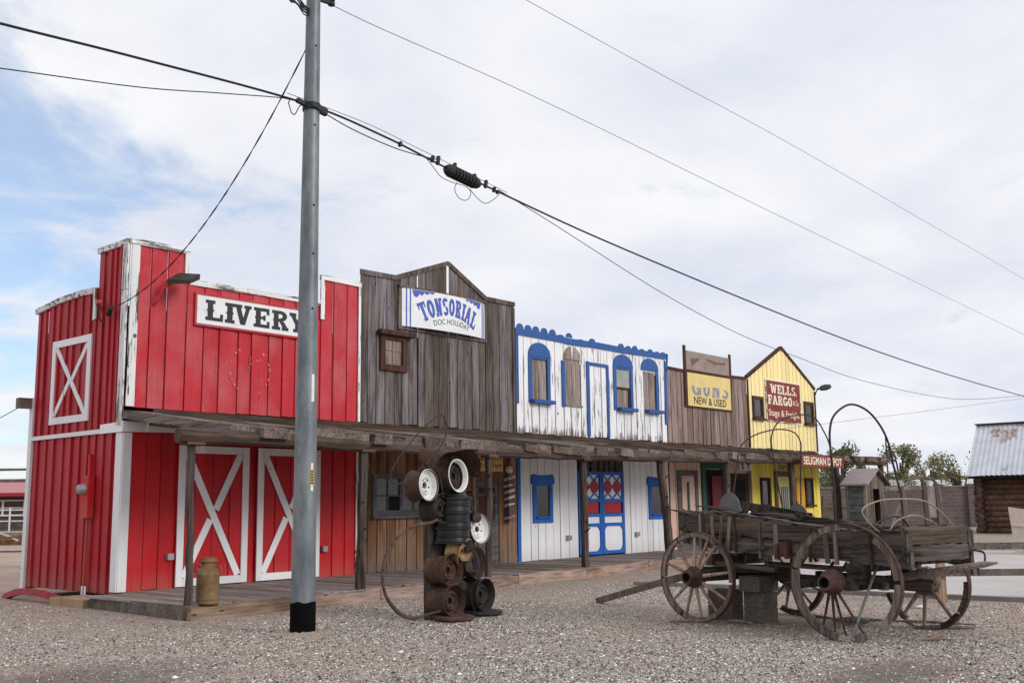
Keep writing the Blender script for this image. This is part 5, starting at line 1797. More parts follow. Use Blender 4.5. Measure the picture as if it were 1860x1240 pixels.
def rim_figure():
    Y = -6.5
    t = thing('rim_figure', 'welded cowboy figure made of rusty wheel rims standing on the gravel', 'sculpture', (1.6, Y, 0))
    F = Vector((0.10, -1, 0))
    def at(x, z, dy=0.0):
        return (x, Y + dy, z)
    # plank backbone behind the left leg
    mb = MB(0.4)
    mb.hexa([(1.27, Y + .18, 0), (1.66, Y + .14, 0), (1.66, Y + .28, 0), (1.27, Y + .32, 0), (1.24, Y + .18, 2.38), (1.66, Y + .14, 2.42), (1.66, Y + .28, 2.42), (1.24, Y + .32, 2.38)])
    build('plank', mb, 'post', t)
    # rims: raised hand, head, shoulders, hip, thighs, feet
    steel_rim(t, at(1.00, 1.88, -.05), (0.14, -1, 0.05), .225, .27, 'rust', 'rim_white')
    steel_rim(t, at(1.54, 2.015, -.10), (0.16, -1, 0.08), .24, .32, 'rust', 'rust_dk')
    mb = MB(.5)
    mb.lathe([(.243, .006), (.239, .016), (.22, .008), (.203, -.03), (.195, -.05)], at(1.54, 2.015, -.10), (0.16, -1, 0.08), 30)
    build('wheel_rim', mb, 'rim_white', t, smooth=True)
    steel_rim(t, at(1.26, 1.55, -.08), (0.1, -1, 0), .22, .28, 'rust_dk', 'rust_dk')
    steel_rim(t, at(1.86, 1.60, .0), (0.35, -1, 0), .22, .27, 'rust_dk', 'rust')
    steel_rim(t, at(2.05, 1.25, -.06), (0.02, -1, 0.1), .215, .25, 'galv', 'rim_white')
    steel_rim(t, at(1.66, 0.92, -.12), (0.30, -1, -.35), .21, .22, 'rust_tan', 'rust_tan')
    steel_rim(t, at(1.40, 0.69, -.12), (0.05, -1, 0), .235, .35, 'rust', 'rust')
    steel_rim(t, at(2.10, 0.75, .05), (0.22, -1, 0), .235, .30, 'rust', 'rust')
    steel_rim(t, at(1.38, 0.275, -.18), (0.0, -1, 0.03), .225, .37, 'rust', 'rust')
    steel_rim(t, at(2.15, 0.30, -.06), (0.12, -1, 0), .24, .37, 'rust_dk', 'rust_dk')
    # body: rims stacked on a vertical axis
    mb = MB(.5)
    pr = [(0, 0), (.265, 0), (.29, .01), (.29, .03), (.268, .04), (.262, .09), (.272, .10), (.272, .115), (.262, .125), (.26, .20), (.288, .21), (.288, .24), (.266, .25), (.262, .30), (.272, .31), (.272, .33), (.262, .34), (.262, .42), (.29, .43), (.29, .455), (.268, .465), (.262, .53), (.272, .54), (.272, .55), (.262, .56), (.262, .62), (.29, .63), (.29, .66), (.22, .67), (.17, .74), (0, .76)]
    mb.lathe(pr, at(1.56, 1.05, .06), (0.05, 0, 1), 30)
    build('torso', mb, plain('green_black_steel', (.009, .011, .0105), .4, .2), t, smooth=True)
    mb = MB(.5)
    mb.tube([at(1.5, 1.74, .05), at(1.5, 1.95, .1)], .09, 10)
    mb.tube([at(2.0, 1.6, .1), at(2.12, 1.42, .1), at(2.1, 1.25, .1)], .035)
    mb.tube([at(1.2, 1.6, .1), at(1.05, 1.75, .12)], .035)
    mb.tube([at(2.0, 1.15, .2), at(2.16, .75, .2), at(2.22, .06, .2)], .11, 10)
    mb.tube([at(1.75, 1.1, .15), at(1.98, .62, .2)], .09, 8)
    build('brace', mb, 'rust_dk', t)
    # hat: bent steel sheet tipped over the head
    mb = MB(.5)
    n, m = 14, 5
    vs = []
    for i in range(n + 1):
        a = lerp(.02, PI * .97, i / n)
        for j in range(m + 1):
            q = j / m
            x = 1.53 - .42 * math.cos(a) + .10 * q * math.sin(a)
            z = 2.14 + .30 * math.sin(a) ** .8 - .08 * q - .12 * max(0, -math.cos(a)) ** 2 + .10 * max(0, math.cos(a))
            vs.append((x, Y + .26 - .52 * q * (.7 + .3 * math.sin(a)), z + .02 * math.sin(5 * a)))
    fs = [(i * (m + 1) + j, i * (m + 1) + j + 1, (i + 1) * (m + 1) + j + 1, (i + 1) * (m + 1) + j) for i in range(n) for j in range(m)]
    mb.add(vs, fs)
    mb.add([(x, y, z - .012) for x, y, z in vs], [f[::-1] for f in fs])
    build('hat', mb, 'rust', t, smooth=True)
    # flat plates underfoot
    for x, y, m_ in ((1.42, -6.62, 'rust_red'), (2.2, -6.45, 'rust_dk')):
        mb = MB(.5)
        mb.lathe([(0, 0), (.26, 0), (.26, .035), (.30, .05), (.30, .075), (.24, .085), (0, .085)], (x, y, -.01), (0.02, -.04, 1), 24)
        build('foot_plate', mb, m_, t)
    mb = MB(.5)
    for x, z in ((1.62, .50), (1.75, .72), (1.78, 1.02), (1.70, 1.5), (1.95, 1.42)):
        mb.lathe([(0, 0), (.075, .01), (.085, .03), (.08, .14), (0, .15)], (x, Y + .02, z), (R(-.3, .3), -1, R(-.3, .3)), 10)
    build('hub_scrap', mb, 'rust_dk', t, each=True)
    mb = MB(.5)
    for k in range(26):
        q = k / 25
        c = Vector((2.02 + .12 * math.sin(q * 6), Y - .02, 1.02 - q * .95))
        mb.tube([c + Vector((.014 * math.cos(a), .008 * (k % 2), .024 * math.sin(a))) for a in np.linspace(0, 2 * PI, 7)], .006, 4)
    build('chain', mb, 'rust_dk', t)
    # great hoop at the left, like a coiled whip
    mb = MB(.5)
    pts = spline(xz_y([(1.12, 1.40), (1.0, 1.36), (.80, 1.34), (.64, 1.31), (.36, 1.17), (.16, .92), (.10, .70), (.15, .46), (.30, .27), (.50, .14), (.72, .10), (.98, .13), (1.25, .16)], Y - .1), 6)
    rad = [.018 + .012 * math.exp(-((k - 12) / 6) ** 2) + .012 * math.exp(-((k - 52) / 9) ** 2) + .008 * math.exp(-((k - 30) / 5) ** 2) for k in range(len(pts))]
    mb.tube(pts, rad, 8)
    build('hoop', mb, 'hose', t, smooth=True)
    # lasso of thin wire
    mb = MB(.5)
    mb.tube(spline(xz_y([(0.69, 2.15), (.96, 2.38), (1.10, 2.58), (1.08, 2.78), (.96, 2.83), (.64, 2.64), (.30, 2.33), (.10, 2.10), (.06, 1.96), (.13, 1.88), (.33, 1.92), (.52, 2.04), (.69, 2.15), (.80, 2.17), (.92, 2.10), (1.0, 1.90), (1.04, 1.70)], Y - .3), 8), .0085, 6)
    for k in range(3):
        c = Vector((.69 + .02 * k, Y - .3, 2.15))
        mb.tube([c + Vector((.0, .022 * math.cos(a), .022 * math.sin(a))) for a in np.linspace(0, 2 * PI, 10)], .008, 5)
    build('lasso', mb, 'rust_dk', t, smooth=True)


def xz_y(l, y):
    return [(a, y, z) for a, z in l]


boardwalk()
porch()
milk_can()
utility_pole()
wires()
rim_figure()


# ------------------------------------------------------------------ the old wagon
WO = Vector((3.66, -10.86, 0))
WU = Vector((0.283, 0.959, 0)).normalized()      # towards the tongue
WV = Vector((WU.y, -WU.x, 0))                    # across, to the far side


def wp(s, v, z):
    return WO + WU * s + WV * v + Vector((0, 0, z))


def rough_plank(mb, s0, s1, zb, zt, v, th, n=26, jit=.012, tone=None):
    """heavy plank on edge along the wagon with gnawed edges."""
    tn = R(0, 1) if tone is None else tone
    prev = None
    for k in range(n + 1):
        s = lerp(s0, s1, k / n)
        b, t = zb(s) + R(-jit, jit), zt(s) + R(-jit, jit)
        w = R(-.006, .006)
        ring = [wp(s, v - th / 2 + w, b), wp(s, v + th / 2 + w, b), wp(s, v + th / 2 + w, t), wp(s, v - th / 2 + w, t)]
        if k in (0, n):
            mb.face(ring, tn)
        if prev:
            mb.add(prev + ring, [(0, 1, 5, 4), (1, 2, 6, 5), (2, 3, 7, 6), (3, 0, 4, 7)], tn)
        prev = ring


def wheel(parent, name_mat, c, ax, r, felloe, tyre_rng, spokes, hub=True, hub_r=.11, hub_off=.06, fat=.05, spoke_mat='spoke_lt', spoke_r=.021, hub_mat='rust_red', hub_c=None, spoke_len=None):
    """wooden wheel: hub, the spokes still in it, the felloes still on it, iron tyre. angles in degrees from the street end, up."""
    c, ax = Vector(c), Vector(ax).normalized()
    e1 = Vector((0, 0, 1)).cross(ax).normalized()       # level, in the wheel plane
    e2 = ax.cross(e1)
    if e2.z < 0:
        e2 = -e2
    if e1.dot(WU) < 0:
        e1 = -e1
    def dr(a):
        a = math.radians(a)
        return e1 * math.cos(a) + e2 * math.sin(a)
    hc = Vector(hub_c) if hub_c is not None else c
    w = thing_part('wheel', parent, c)
    def sect(mb, a0, a1, r0, r1, hw, wob=0.0):
        n = max(3, int(abs(a1 - a0) / 7))
        prev = None
        tn = R(0, 1)
        for k in range(n + 1):
            d = dr(lerp(a0, a1, k / n))
            j = R(-wob, wob)
            ring = [c + d * (r0 + j) - ax * hw, c + d * (r0 + j) + ax * hw, c + d * r1 + ax * hw, c + d * r1 - ax * hw]
            if k in (0, n):
                mb.face(ring, tn)
            if prev:
                mb.add(prev + ring, [(0, 1, 5, 4), (1, 2, 6, 5), (2, 3, 7, 6), (3, 0, 4, 7)], tn)
            prev = ring
    if felloe:
        for a0, a1 in felloe:
            mb = MB()
            sect(mb, a0, a1, r - fat - .018, r - .014, .032, .004)
            build('felloe', mb, name_mat, w)
    mb = MB(.5)
    for a0, a1 in tyre_rng:
        sect(mb, a0, a1, r - .013, r, .036)
    build('tyre', mb, 'rust_red' if name_mat != 'wag' else 'rust', w)
    if hub:
        mb = MB(.5)
        R_ = hub_r
        prof = [(R_ * .45, -.20), (R_ * .62, -.205), (R_ * .66, -.19), (R_ * .74, -.10), (R_ * .92, -.085), (R_ * .92, -.06), (R_ * 1.04, -.05), (R_ * 1.04, .05), (R_ * .9, .06), (R_ * .8, .12), (R_ * .7, .14), (0, .14)]
        mb.lathe(prof, hc - ax * hub_off, ax, 18)
        h = build('hub', mb, hub_mat, w, smooth=True)
        mb = MB(.5)
        mb.lathe([(R_ * .45, -.20), (R_ * .42, -.10), (0, -.10)], hc - ax * hub_off, ax, 14)
        build('bore', mb, 'void', h)
        mb = MB(.5)
        for k in range(12):
            d = dr(k * 30 + 8)
            mb.box(*[v for pr_ in zip(hc - ax * (hub_off + .0) + d * R_ * 1.03 - Vector((.012, .012, .012)), hc - ax * hub_off + d * R_ * 1.03 + Vector((.012, .012, .012))) for v in pr_])
        build('studs', mb, hub_mat, h)
    for sp in spokes:
        a, L = (sp if isinstance(sp, tuple) else (sp, r - fat - .01))
        d = dr(a)
        mb = MB()
        p0, p1 = hc - ax * hub_off + d * hub_r * .9, (hc if spoke_len else c) + d * L
        mb.tube([p0, p0.lerp(p1, .25), p0.lerp(p1, .7), p1], [spoke_r * 1.25, spoke_r * 1.15, spoke_r * .9, spoke_r * .85], 7)
        build('spoke', mb, spoke_mat, w, smooth=True)
    return w


def thing_part(name, parent, origin):
    """an Empty that gathers the sub-parts of one part."""
    o = bpy.data.objects.new(name, None)
    o.empty_display_size = 0.1
    link(o, parent, origin)
    return o


def rotz(v, deg):
    a = math.radians(deg)
    return Vector((v.x * math.cos(a) - v.y * math.sin(a), v.x * math.sin(a) + v.y * math.cos(a), 0))


def wagon():
    t = thing('wagon', 'derelict wooden freight wagon with broken wheels and bare hoops on the gravel', 'wagon', WO)
    zt = profile([(-2.1, 1.25), (-.9, 1.255), (0.0, 1.345), (.95, 1.44), (1.78, 1.49)])
    zs = profile([(-2.1, 1.03), (-.84, 1.085), (.76, 1.14), (1.78, 1.20)])
    zb = profile([(-2.1, .81), (-.83, .90), (-.1, .905), (.77, .94), (1.78, 1.03)])
    for v in (-.55, .55):
        mb = MB()
        rough_plank(mb, -2.05, 1.76, lambda s: zs(s) + .008, zt, v - .015 * (1 if v < 0 else -1), .10, 48, .019, .40)
        rough_plank(mb, -2.06, 1.70, zb, lambda s: zs(s) - .014, v, .055, 48, .010, .95)
        build('side_boards', mb, wagon_wood_mat, t)
    mb = MB()
    rough_plank(mb, -1.0, 1.1, lambda s: zt(s) + .003, lambda s: zt(s) + .03, -.54, .13, 20, .012, .9)
    build('rail_cap', mb, wagon_wood_mat, t)
    mb = MB(.6)
    for s0, s1, z0, z1, v in ((1.35, 1.95, 1.40, 1.50, -.62), (.9, 1.5, 1.47, 1.55, -.50), (-.4, .25, 1.40, 1.44, -.60), (-1.7, -1.1, 1.29, 1.33, -.58), (.1, .8, 1.00, .88, -.61)):
        p, q = wp(s0, v, z0), wp(s1, v - .03, z1)
        mb.tube([p, p.lerp(q, .4) + Vector((0, 0, .012)), q], [.028, .022, .005], 5)
    build('splinter', mb, wagon_wood_mat, t, each=True)
    # floor, head and tail boards
    mb = MB()
    for k in range(5):
        v0, v1 = -.52 + k * .208, -.52 + (k + 1) * .208 - .012
        mb.hexa([wp(-1.95, v0, .86), wp(-1.95, v1, .86), wp(1.6, v1, 1.0), wp(1.6, v0, 1.0), wp(-1.95, v0, .90), wp(-1.95, v1, .90), wp(1.6, v1, 1.04), wp(1.6, v0, 1.04)])
    build('floor', mb, wagon_wood_mat, t)
    for s, z0, z1, z2, nm in ((-2.0, .90, 1.085, 1.29, 'tailboard'), (1.62, 1.02, 1.22, 1.46, 'headboard')):
        mb = MB()
        for a, b in ((z0, z1 - .006), (z1 + .006, z2)):
            tn = R(.2, .7)
            prev = None
            n = 16
            for k in range(n + 1):
                v = lerp(-.62, .60 if nm == 'tailboard' else .55, k / n)
                ra, rb = a + R(-.008, .008), b + R(-.014, .014) - (.05 if k == n else 0)
                ring = [wp(s - .04, v, ra), wp(s + .04, v, ra), wp(s + .04, v, rb), wp(s - .04, v, rb)]
                if k in (0, n):
                    mb.face(ring, tn)
                if prev:
                    mb.add(prev + ring, [(0, 1, 5, 4), (1, 2, 6, 5), (2, 3, 7, 6), (3, 0, 4, 7)], tn)
                prev = ring
        build(nm, mb, 'grey_x_wag', t)
    # cleats and straps up the near side
    for s, lean, w, m_, o in ((1.30, 0, .05, 'wag_lt', .02), (1.22, .02, .03, 'rust', .02), (1.05, .01, .055, 'wag_lt', .02), (.93, -.06, .05, 'wag_lt', .02), (.80, -.10, .06, 'wag_lt', .03), (.62, .02, .022, 'rust', .03), (.20, -.02, .03, 'wag_lt', .02), (-.10, .0, .07, 'wag_lt', .03), (-.66, 0, .035, 'rust', .04), (-.92, .02, .06, 'wag_lt', .03), (-1.05, 0, .05, 'wag_lt', .025), (-1.55, 0, .03, 'rust', .02)):
        mb = MB()
        mb.bar(wp(s, -.595 - o, zb(s) - .05), wp(s + lean, -.595 - o, zt(s) + (.0 if m_ == 'rust' else -.03)), w, .03, WV)
        build('cleat', mb, m_, t)
    mb = MB(.5)
    mb.bar(wp(-.24, -.63, 1.09), wp(-.24, -.63, .90), .16, .07, WV)
    mb.bar(wp(-.32, -.68, 1.06), wp(-.32, -.68, .88), .04, .05, WV)
    mb.bar(wp(-.16, -.68, 1.06), wp(-.16, -.68, .88), .04, .05, WV)
    build('bracket', mb, 'rust_red', t)
    # running gear
    mb = MB(.3)
    for s, z in ((1.20, .60), (-1.27, .62)):
        mb.bar(wp(s, -.72, z), wp(s, .78, z), .12, .14)
        mb.bar(wp(s, -.58, z + .21), wp(s, .58, z + .21), .13, .15)
    mb.bar(wp(1.3, -.02, .60), wp(-1.9, .02, .58), .10, .10)
    mb.bar(wp(.2, -.05, .70), wp(1.5, -.42, .66), .08, .08)
    mb.bar(wp(.2, .05, .70), wp(1.5, .42, .66), .08, .08)
    mb.bar(wp(-.2, 0, .66), wp(-1.6, -.45, .60), .08, .08)
    mb.bar(wp(-.2, 0, .66), wp(-1.6, .45, .60), .08, .08)
    mb.bar(wp(-.05, -.6, .73), wp(1.0, -.62, .78), .06, .05)
    mb.bar(wp(-1.2, -.50, .78), wp(.2, -.52, .80), .05, .06)
    mb.bar(wp(-.55, -.95, .58), wp(-.55, .5, .60), .075, .085)
    for s in (-1.1, -.9, -.4):
        mb.tube([wp(s, -.5, .86), wp(s + .1, -.55, .70), wp(s + .25, -.4, .60)], .02, 6)
    for s in (.5, .1, -.3):
        mb.tube([wp(s, -.56, .92), wp(s, -.60, .74)], .012, 6)
    mb.bar(wp(-1.27, -.50, .86), wp(-1.27, -.50, .62), .22, .2)
    mb.bar(wp(-1.27, .30, .86), wp(-1.27, .30, .62), .22, .2)
    build('running_gear', mb, wagon_wood_mat, t)
    mb = MB(.4)
    mb.bar(wp(1.3, -.1, .70), wp(2.7, -.1, .42), .09, .10)
    mb.bar(wp(2.7, -.1, .42), (4.67, -6.72, .03), .08, .09)
    build('tongue', mb, 'wag_lt', t)
    mb = MB(.5)
    pts = [wp(-1.05, .05, .60), wp(-1.6, .12, .71), wp(-2.1, .18, .80), wp(-2.42, .22, .86), wp(-2.58, .24, .885)]
    mb.tube(pts, [.045, .05, .048, .036, .012], 7)
    st = build('pole_end', mb, 'stick', t, smooth=True)
    mb = MB(.5)
    for s in (-2.28, -2.36):
        mb.tube([wp(s, .2, .84), wp(s, .2, .74)], .014, 6)
    mb.tube(spline([wp(-2.1, .5, 1.0), wp(-2.3, .42, .98), wp(-2.38, .3, .86)], 5), .012, 6)
    build('hook', mb, 'rust_dk', st)
    # wheels
    ax1, ax2 = rotz(WV, 11), rotz(WV, 14)
    wheel(t, 'wag_lt', wp(1.15, -.85, .60), ax1, .60, [(60, 128), (131, 186), (189, 236), (239, 296), (300, 356), (-2, 57)], [(0, 360)],
          [18, 52, 88, 112, 128, 172, 212, 236, 265, 292, 322], hub_r=.135, hub_off=.05, hub_mat='rust_red')
    wheel(t, 'wag_lt', wp(-1.38, -.88, .66), ax2, .68, [(14, 60), (64, 86), (-78, 12), (128, 176), (180, 226), (-112, -98)], [(-100, 215)],
          [(-86, .66), (-98, .62), (-118, .70), (-70, .60)], hub_r=.135, hub_off=.10, fat=.07, spoke_mat='rust', spoke_r=.015, hub_c=wp(-1.23, -.86, .665), spoke_len=True)
    wheel(t, 'wag', wp(1.0, .85, .52), rotz(WV, 6), .52, [(-120, -62), (-160, -124), (100, 150)], [(-170, -60)],
          [200, 232, 262, 290, 320, 350, 20, 52, 90, 130], hub_r=.12, spoke_mat='wag_lt')
    wheel(t, 'wag', wp(-1.17, .85, .58), rotz(WV, 4), .60, [(178, 218), (222, 250), (-58, -18)], [(160, 250), (-110, -60)],
          [(-84, .62), (232, .60), (-52, .6)], hub_r=.17, hub_off=-.02, hub_mat='wag_lt', spoke_mat='spoke_lt', spoke_r=.026)
    # seat of iron ends and a long dark board
    mb = MB(.4)
    mb.hexa([wp(.80, -.40, 1.50), wp(.74, -.38, 1.46), wp(.42, .60, 1.30), wp(.50, .62, 1.34), wp(.70, -.40, 1.60), wp(.64, -.38, 1.59), wp(.36, .60, 1.42), wp(.42, .62, 1.43)])
    mb.hexa([wp(1.12, -.40, 1.47), wp(.74, -.40, 1.49), wp(.46, .58, 1.32), wp(.80, .60, 1.30), wp(1.12, -.40, 1.50), wp(.74, -.40, 1.52), wp(.46, .58, 1.35), wp(.80, .60, 1.33)])
    se = build('seat', mb, wagon_wood_mat, t)
    for v, c, w, h in ((-.42, (.92, 1.52), .20, .20), (.62, (.66, 1.37), .19, .19)):
        mb = MB(.5)
        poly = [(c[0] + w * math.cos(a), c[1] + h * math.sin(a) ** 1.2) for a in np.linspace(0, PI, 12)] + [(c[0] - w * 1.1, c[1] - .05), (c[0] - .05, c[1] - .13), (c[0] + w, c[1] - .04)]
        mb.prism(poly, 0, .012, lambda a, z, d, v=v: tuple(wp(a, v + d, z)))
        build('seat_end', mb, 'plate', se)
    mb = MB(.5)
    for v in (-.36, .5):
        for s in (.6, 1.0):
            z = 1.46 if v < 0 else 1.32
            mb.tube(spline([wp(s, v, z), wp(s + .04, v, z - .05), wp(s - .02, v, z - .09), wp(s + .02, v, z - .13)], 4), .016, 6)
    build('spring', mb, 'rim_white', se)
    # bare hoops for the canvas
    def hoop(s, pts, r, m_='rust_dk'):
        mb = MB(.5)
        mb.tube(spline([wp(s + ds, v, z) for v, z, ds in pts], 7), r, 7)
        build('hoop', mb, m_, t, smooth=True)
    hoop(1.0, [(-.40, 1.40, 0), (-.24, 1.79, 0), (-.15, 2.18, 0), (-.06, 2.38, 0), (.22, 2.53, 0), (.66, 2.62, 0), (1.0, 2.59, 0), (1.13, 2.46, 0), (1.14, 2.33, 0), (1.10, 1.9, 0), (1.06, 1.32, 0)], .010)
    hoop(.5, [(.22, 1.30, 0), (.17, 1.46, 0), (.06, 2.0, 0), (.02, 2.25, 0), (.02, 2.48, 0), (.19, 2.69, 0), (.59, 2.79, 0), (.89, 2.76, 0), (1.06, 2.59, 0), (1.19, 2.33, 0), (1.23, 1.8, 0), (1.23, 1.27, 0)], .010)
    hoop(-.9, [(-.44, 1.25, 0), (-.42, 1.7, 0), (-.44, 2.22, 0), (-.43, 2.46, 0), (-.33, 2.65, 0), (-.04, 2.79, 0), (.26, 2.74, 0), (.50, 2.57, 0), (.66, 2.34, 0), (.74, 2.03, 0), (.84, 1.69, 0)], .014)
    mb = MB(.5)
    mb.tube([wp(-1.42, .12, 1.52), wp(-1.44, -.4, .8), wp(-1.48, -.98, .0)], .017, 7)
    build('rod', mb, plain('grey_rod', (.15, .155, .155), .5, .3), t)
    hoop(-1.7, [(-.44, 1.14, 0), (-.73, 1.29, 0), (-.89, 1.43, 0), (-.87, 1.51, 0), (-.68, 1.57, 0), (-.42, 1.60, 0), (.07, 1.595, 0), (.34, 1.54, 0), (.56, 1.42, 0), (.76, 1.27, 0)], .0085, plain('pale_hoop', (.30, .26, .20), .6))
    hoop(-1.8, [(-.55, 1.27, 0), (-.42, 1.36, 0), (-.14, 1.41, 0), (.12, 1.36, 0), (.36, 1.27, 0)], .009, 'spoke_lt')
    hoop(-1.6, [(-.80, 1.24, 0), (-.35, 1.385, 0), (-.1, 1.385, 0), (.05, 1.26, 0)], .012, 'rust_dk')
    mb = MB(.5)
    mb.tube([wp(-1.55, -.9, 1.27), wp(-1.8, .2, 1.295), wp(-1.95, .62, 1.285)], .008, 5)
    build('rod', mb, 'rust_dk', t)


wagon_wood_mat = wood('dark_cracked_wagon_wood', (0.008, 0.0065, 0.0055), (0.118, 0.093, 0.076), 'y', tone_amp=0.4, bump=1.0, grain=0.8, turn=16.4)
M['grey_x_wag'] = wood('dark_cracked_tail_wood', (0.009, 0.0075, 0.006), (0.120, 0.095, 0.078), 'x', tone_amp=0.3, bump=1.0, grain=0.8, turn=16.4)


def wagon_litter():
    g = 'concrete blocks propping up the wagon'
    for k, (s, v, z, a, w) in enumerate(((1.15, -.35, 0.0, 12, .40), (1.17, -.33, .205, 8, .40), (.62, -.22, 0.0, 4, .36), (.62, -.22, .205, 2, .36), (.64, -.22, .41, 6, .34))):
        mb = MB(.2 + .15 * k)
        c = wp(s, v, z)
        d = rotz(WU, a)
        n = Vector((d.y, -d.x, 0))
        x, y, h = d * (w / 2), n * .13, Vector((0, 0, .20))
        if k == 4:
            y = n * .2
        b = [c - x - y, c + x - y, c + x + y, c - x + y]
        mb.hexa(b + [p + h for p in b])
        # the two core holes of a block, seen as recessed ends on its top
        solo('concrete_block', mb, 'block', ('brown concrete block on the ground behind the front wagon wheel', 'brown concrete block stacked on another behind the front wagon wheel',
             'lowest concrete block of the middle stack under the wagon', 'second concrete block of the middle stack under the wagon', 'dark topmost block of the middle stack under the wagon')[k], 'block', g, c)
    g = 'broken wheel wood lying on the ground'
    lab = ('short pale stick on the gravel at the left of the front wheel', 'dark broken stick lying right of the front wheel', 'broken spoke on the ground between the two near wheels',
           'split felloe piece on the ground behind the near rear wheel', 'flat dark board scrap behind the near rear wheel', 'long thin stick on the ground under the wagon tail',
           'dark curved wood piece lying below the tailboard', 'small splinter on the gravel in front of the rear wheel')
    for k, (a, b, w, m_) in enumerate((((2.86, -9.25), (3.12, -9.62), .05, 'spoke_lt'), ((3.34, -9.85), (3.28, -10.25), .05, 'wag_lt'), ((4.6, -10.2), (4.35, -10.9), .05, 'wag_lt'),
                                       ((4.15, -10.95), (4.45, -11.5), .07, 'wag_lt'), ((4.1, -11.1), (4.05, -11.5), .10, 'wag_lt'), ((4.55, -11.4), (4.75, -12.6), .035, 'wag_lt'),
                                       ((3.95, -12.1), (4.25, -12.75), .06, 'wag_lt'), ((2.9, -12.6), (3.15, -12.85), .03, 'spoke_lt'))):
        mb = MB(R(0, 1))
        p, q = Vector((*a, w * .45)), Vector((*b, w * .5))
        m = p.lerp(q, .5) + Vector((R(-.03, .03), R(-.03, .03), .01))
        mb.tube([p, p.lerp(m, .6), m, m.lerp(q, .5), q], [w * .3, w * .5, w * .5, w * .45, w * .2], 6)
        solo('broken_stick', mb, m_, lab[k], 'stick', g, p, smooth=True)
    mb = MB(.6)
    c = Vector((6.6, -11.25, 0))
    for k in range(4):
        p = c + Vector((R(-.05, .05), R(-.05, .05), .02))
        mb.lathe([(0, -.02), (.05, -.015), (.06, .0), (.04, .02), (0, .025)], p, (R(-.2, .2), R(-.2, .2), 1), 7)
    solo('paper_scrap', mb, 'rim_white', 'crumpled white scrap on the gravel by the fence post', 'litter', None, c)


# ------------------------------------------------------------------ behind and beside
RV = Vector((0.65, -0.76, 0))                # square to the line of sight
FV = Vector((0.76, 0.65, 0))


def rail_fence():
    t = thing('rail_fence', 'two-rail timber fence at the right edge behind the wagon', 'fence', (7.55, -11.15, 0))
    p = Vector((7.6, -11.2, 0))
    for z, m_ in ((.86, 'rail'), (.455, 'rail')):
        mb = MB(.4)
        mb.bar(p - RV * .35 + Vector((0, 0, z)), p + RV * 5.5 + Vector((0, 0, z - .01)), .05, .105)
        build('rail', mb, m_, t)
    for k in (0.05, 2.4, 4.8):
        mb = MB(.7)
        mb.bar(p + RV * k + FV * .09, p + RV * k + FV * .09 + Vector((0, 0, .95)), .11, .11, RV)
        build('post', mb, 'cut', t)


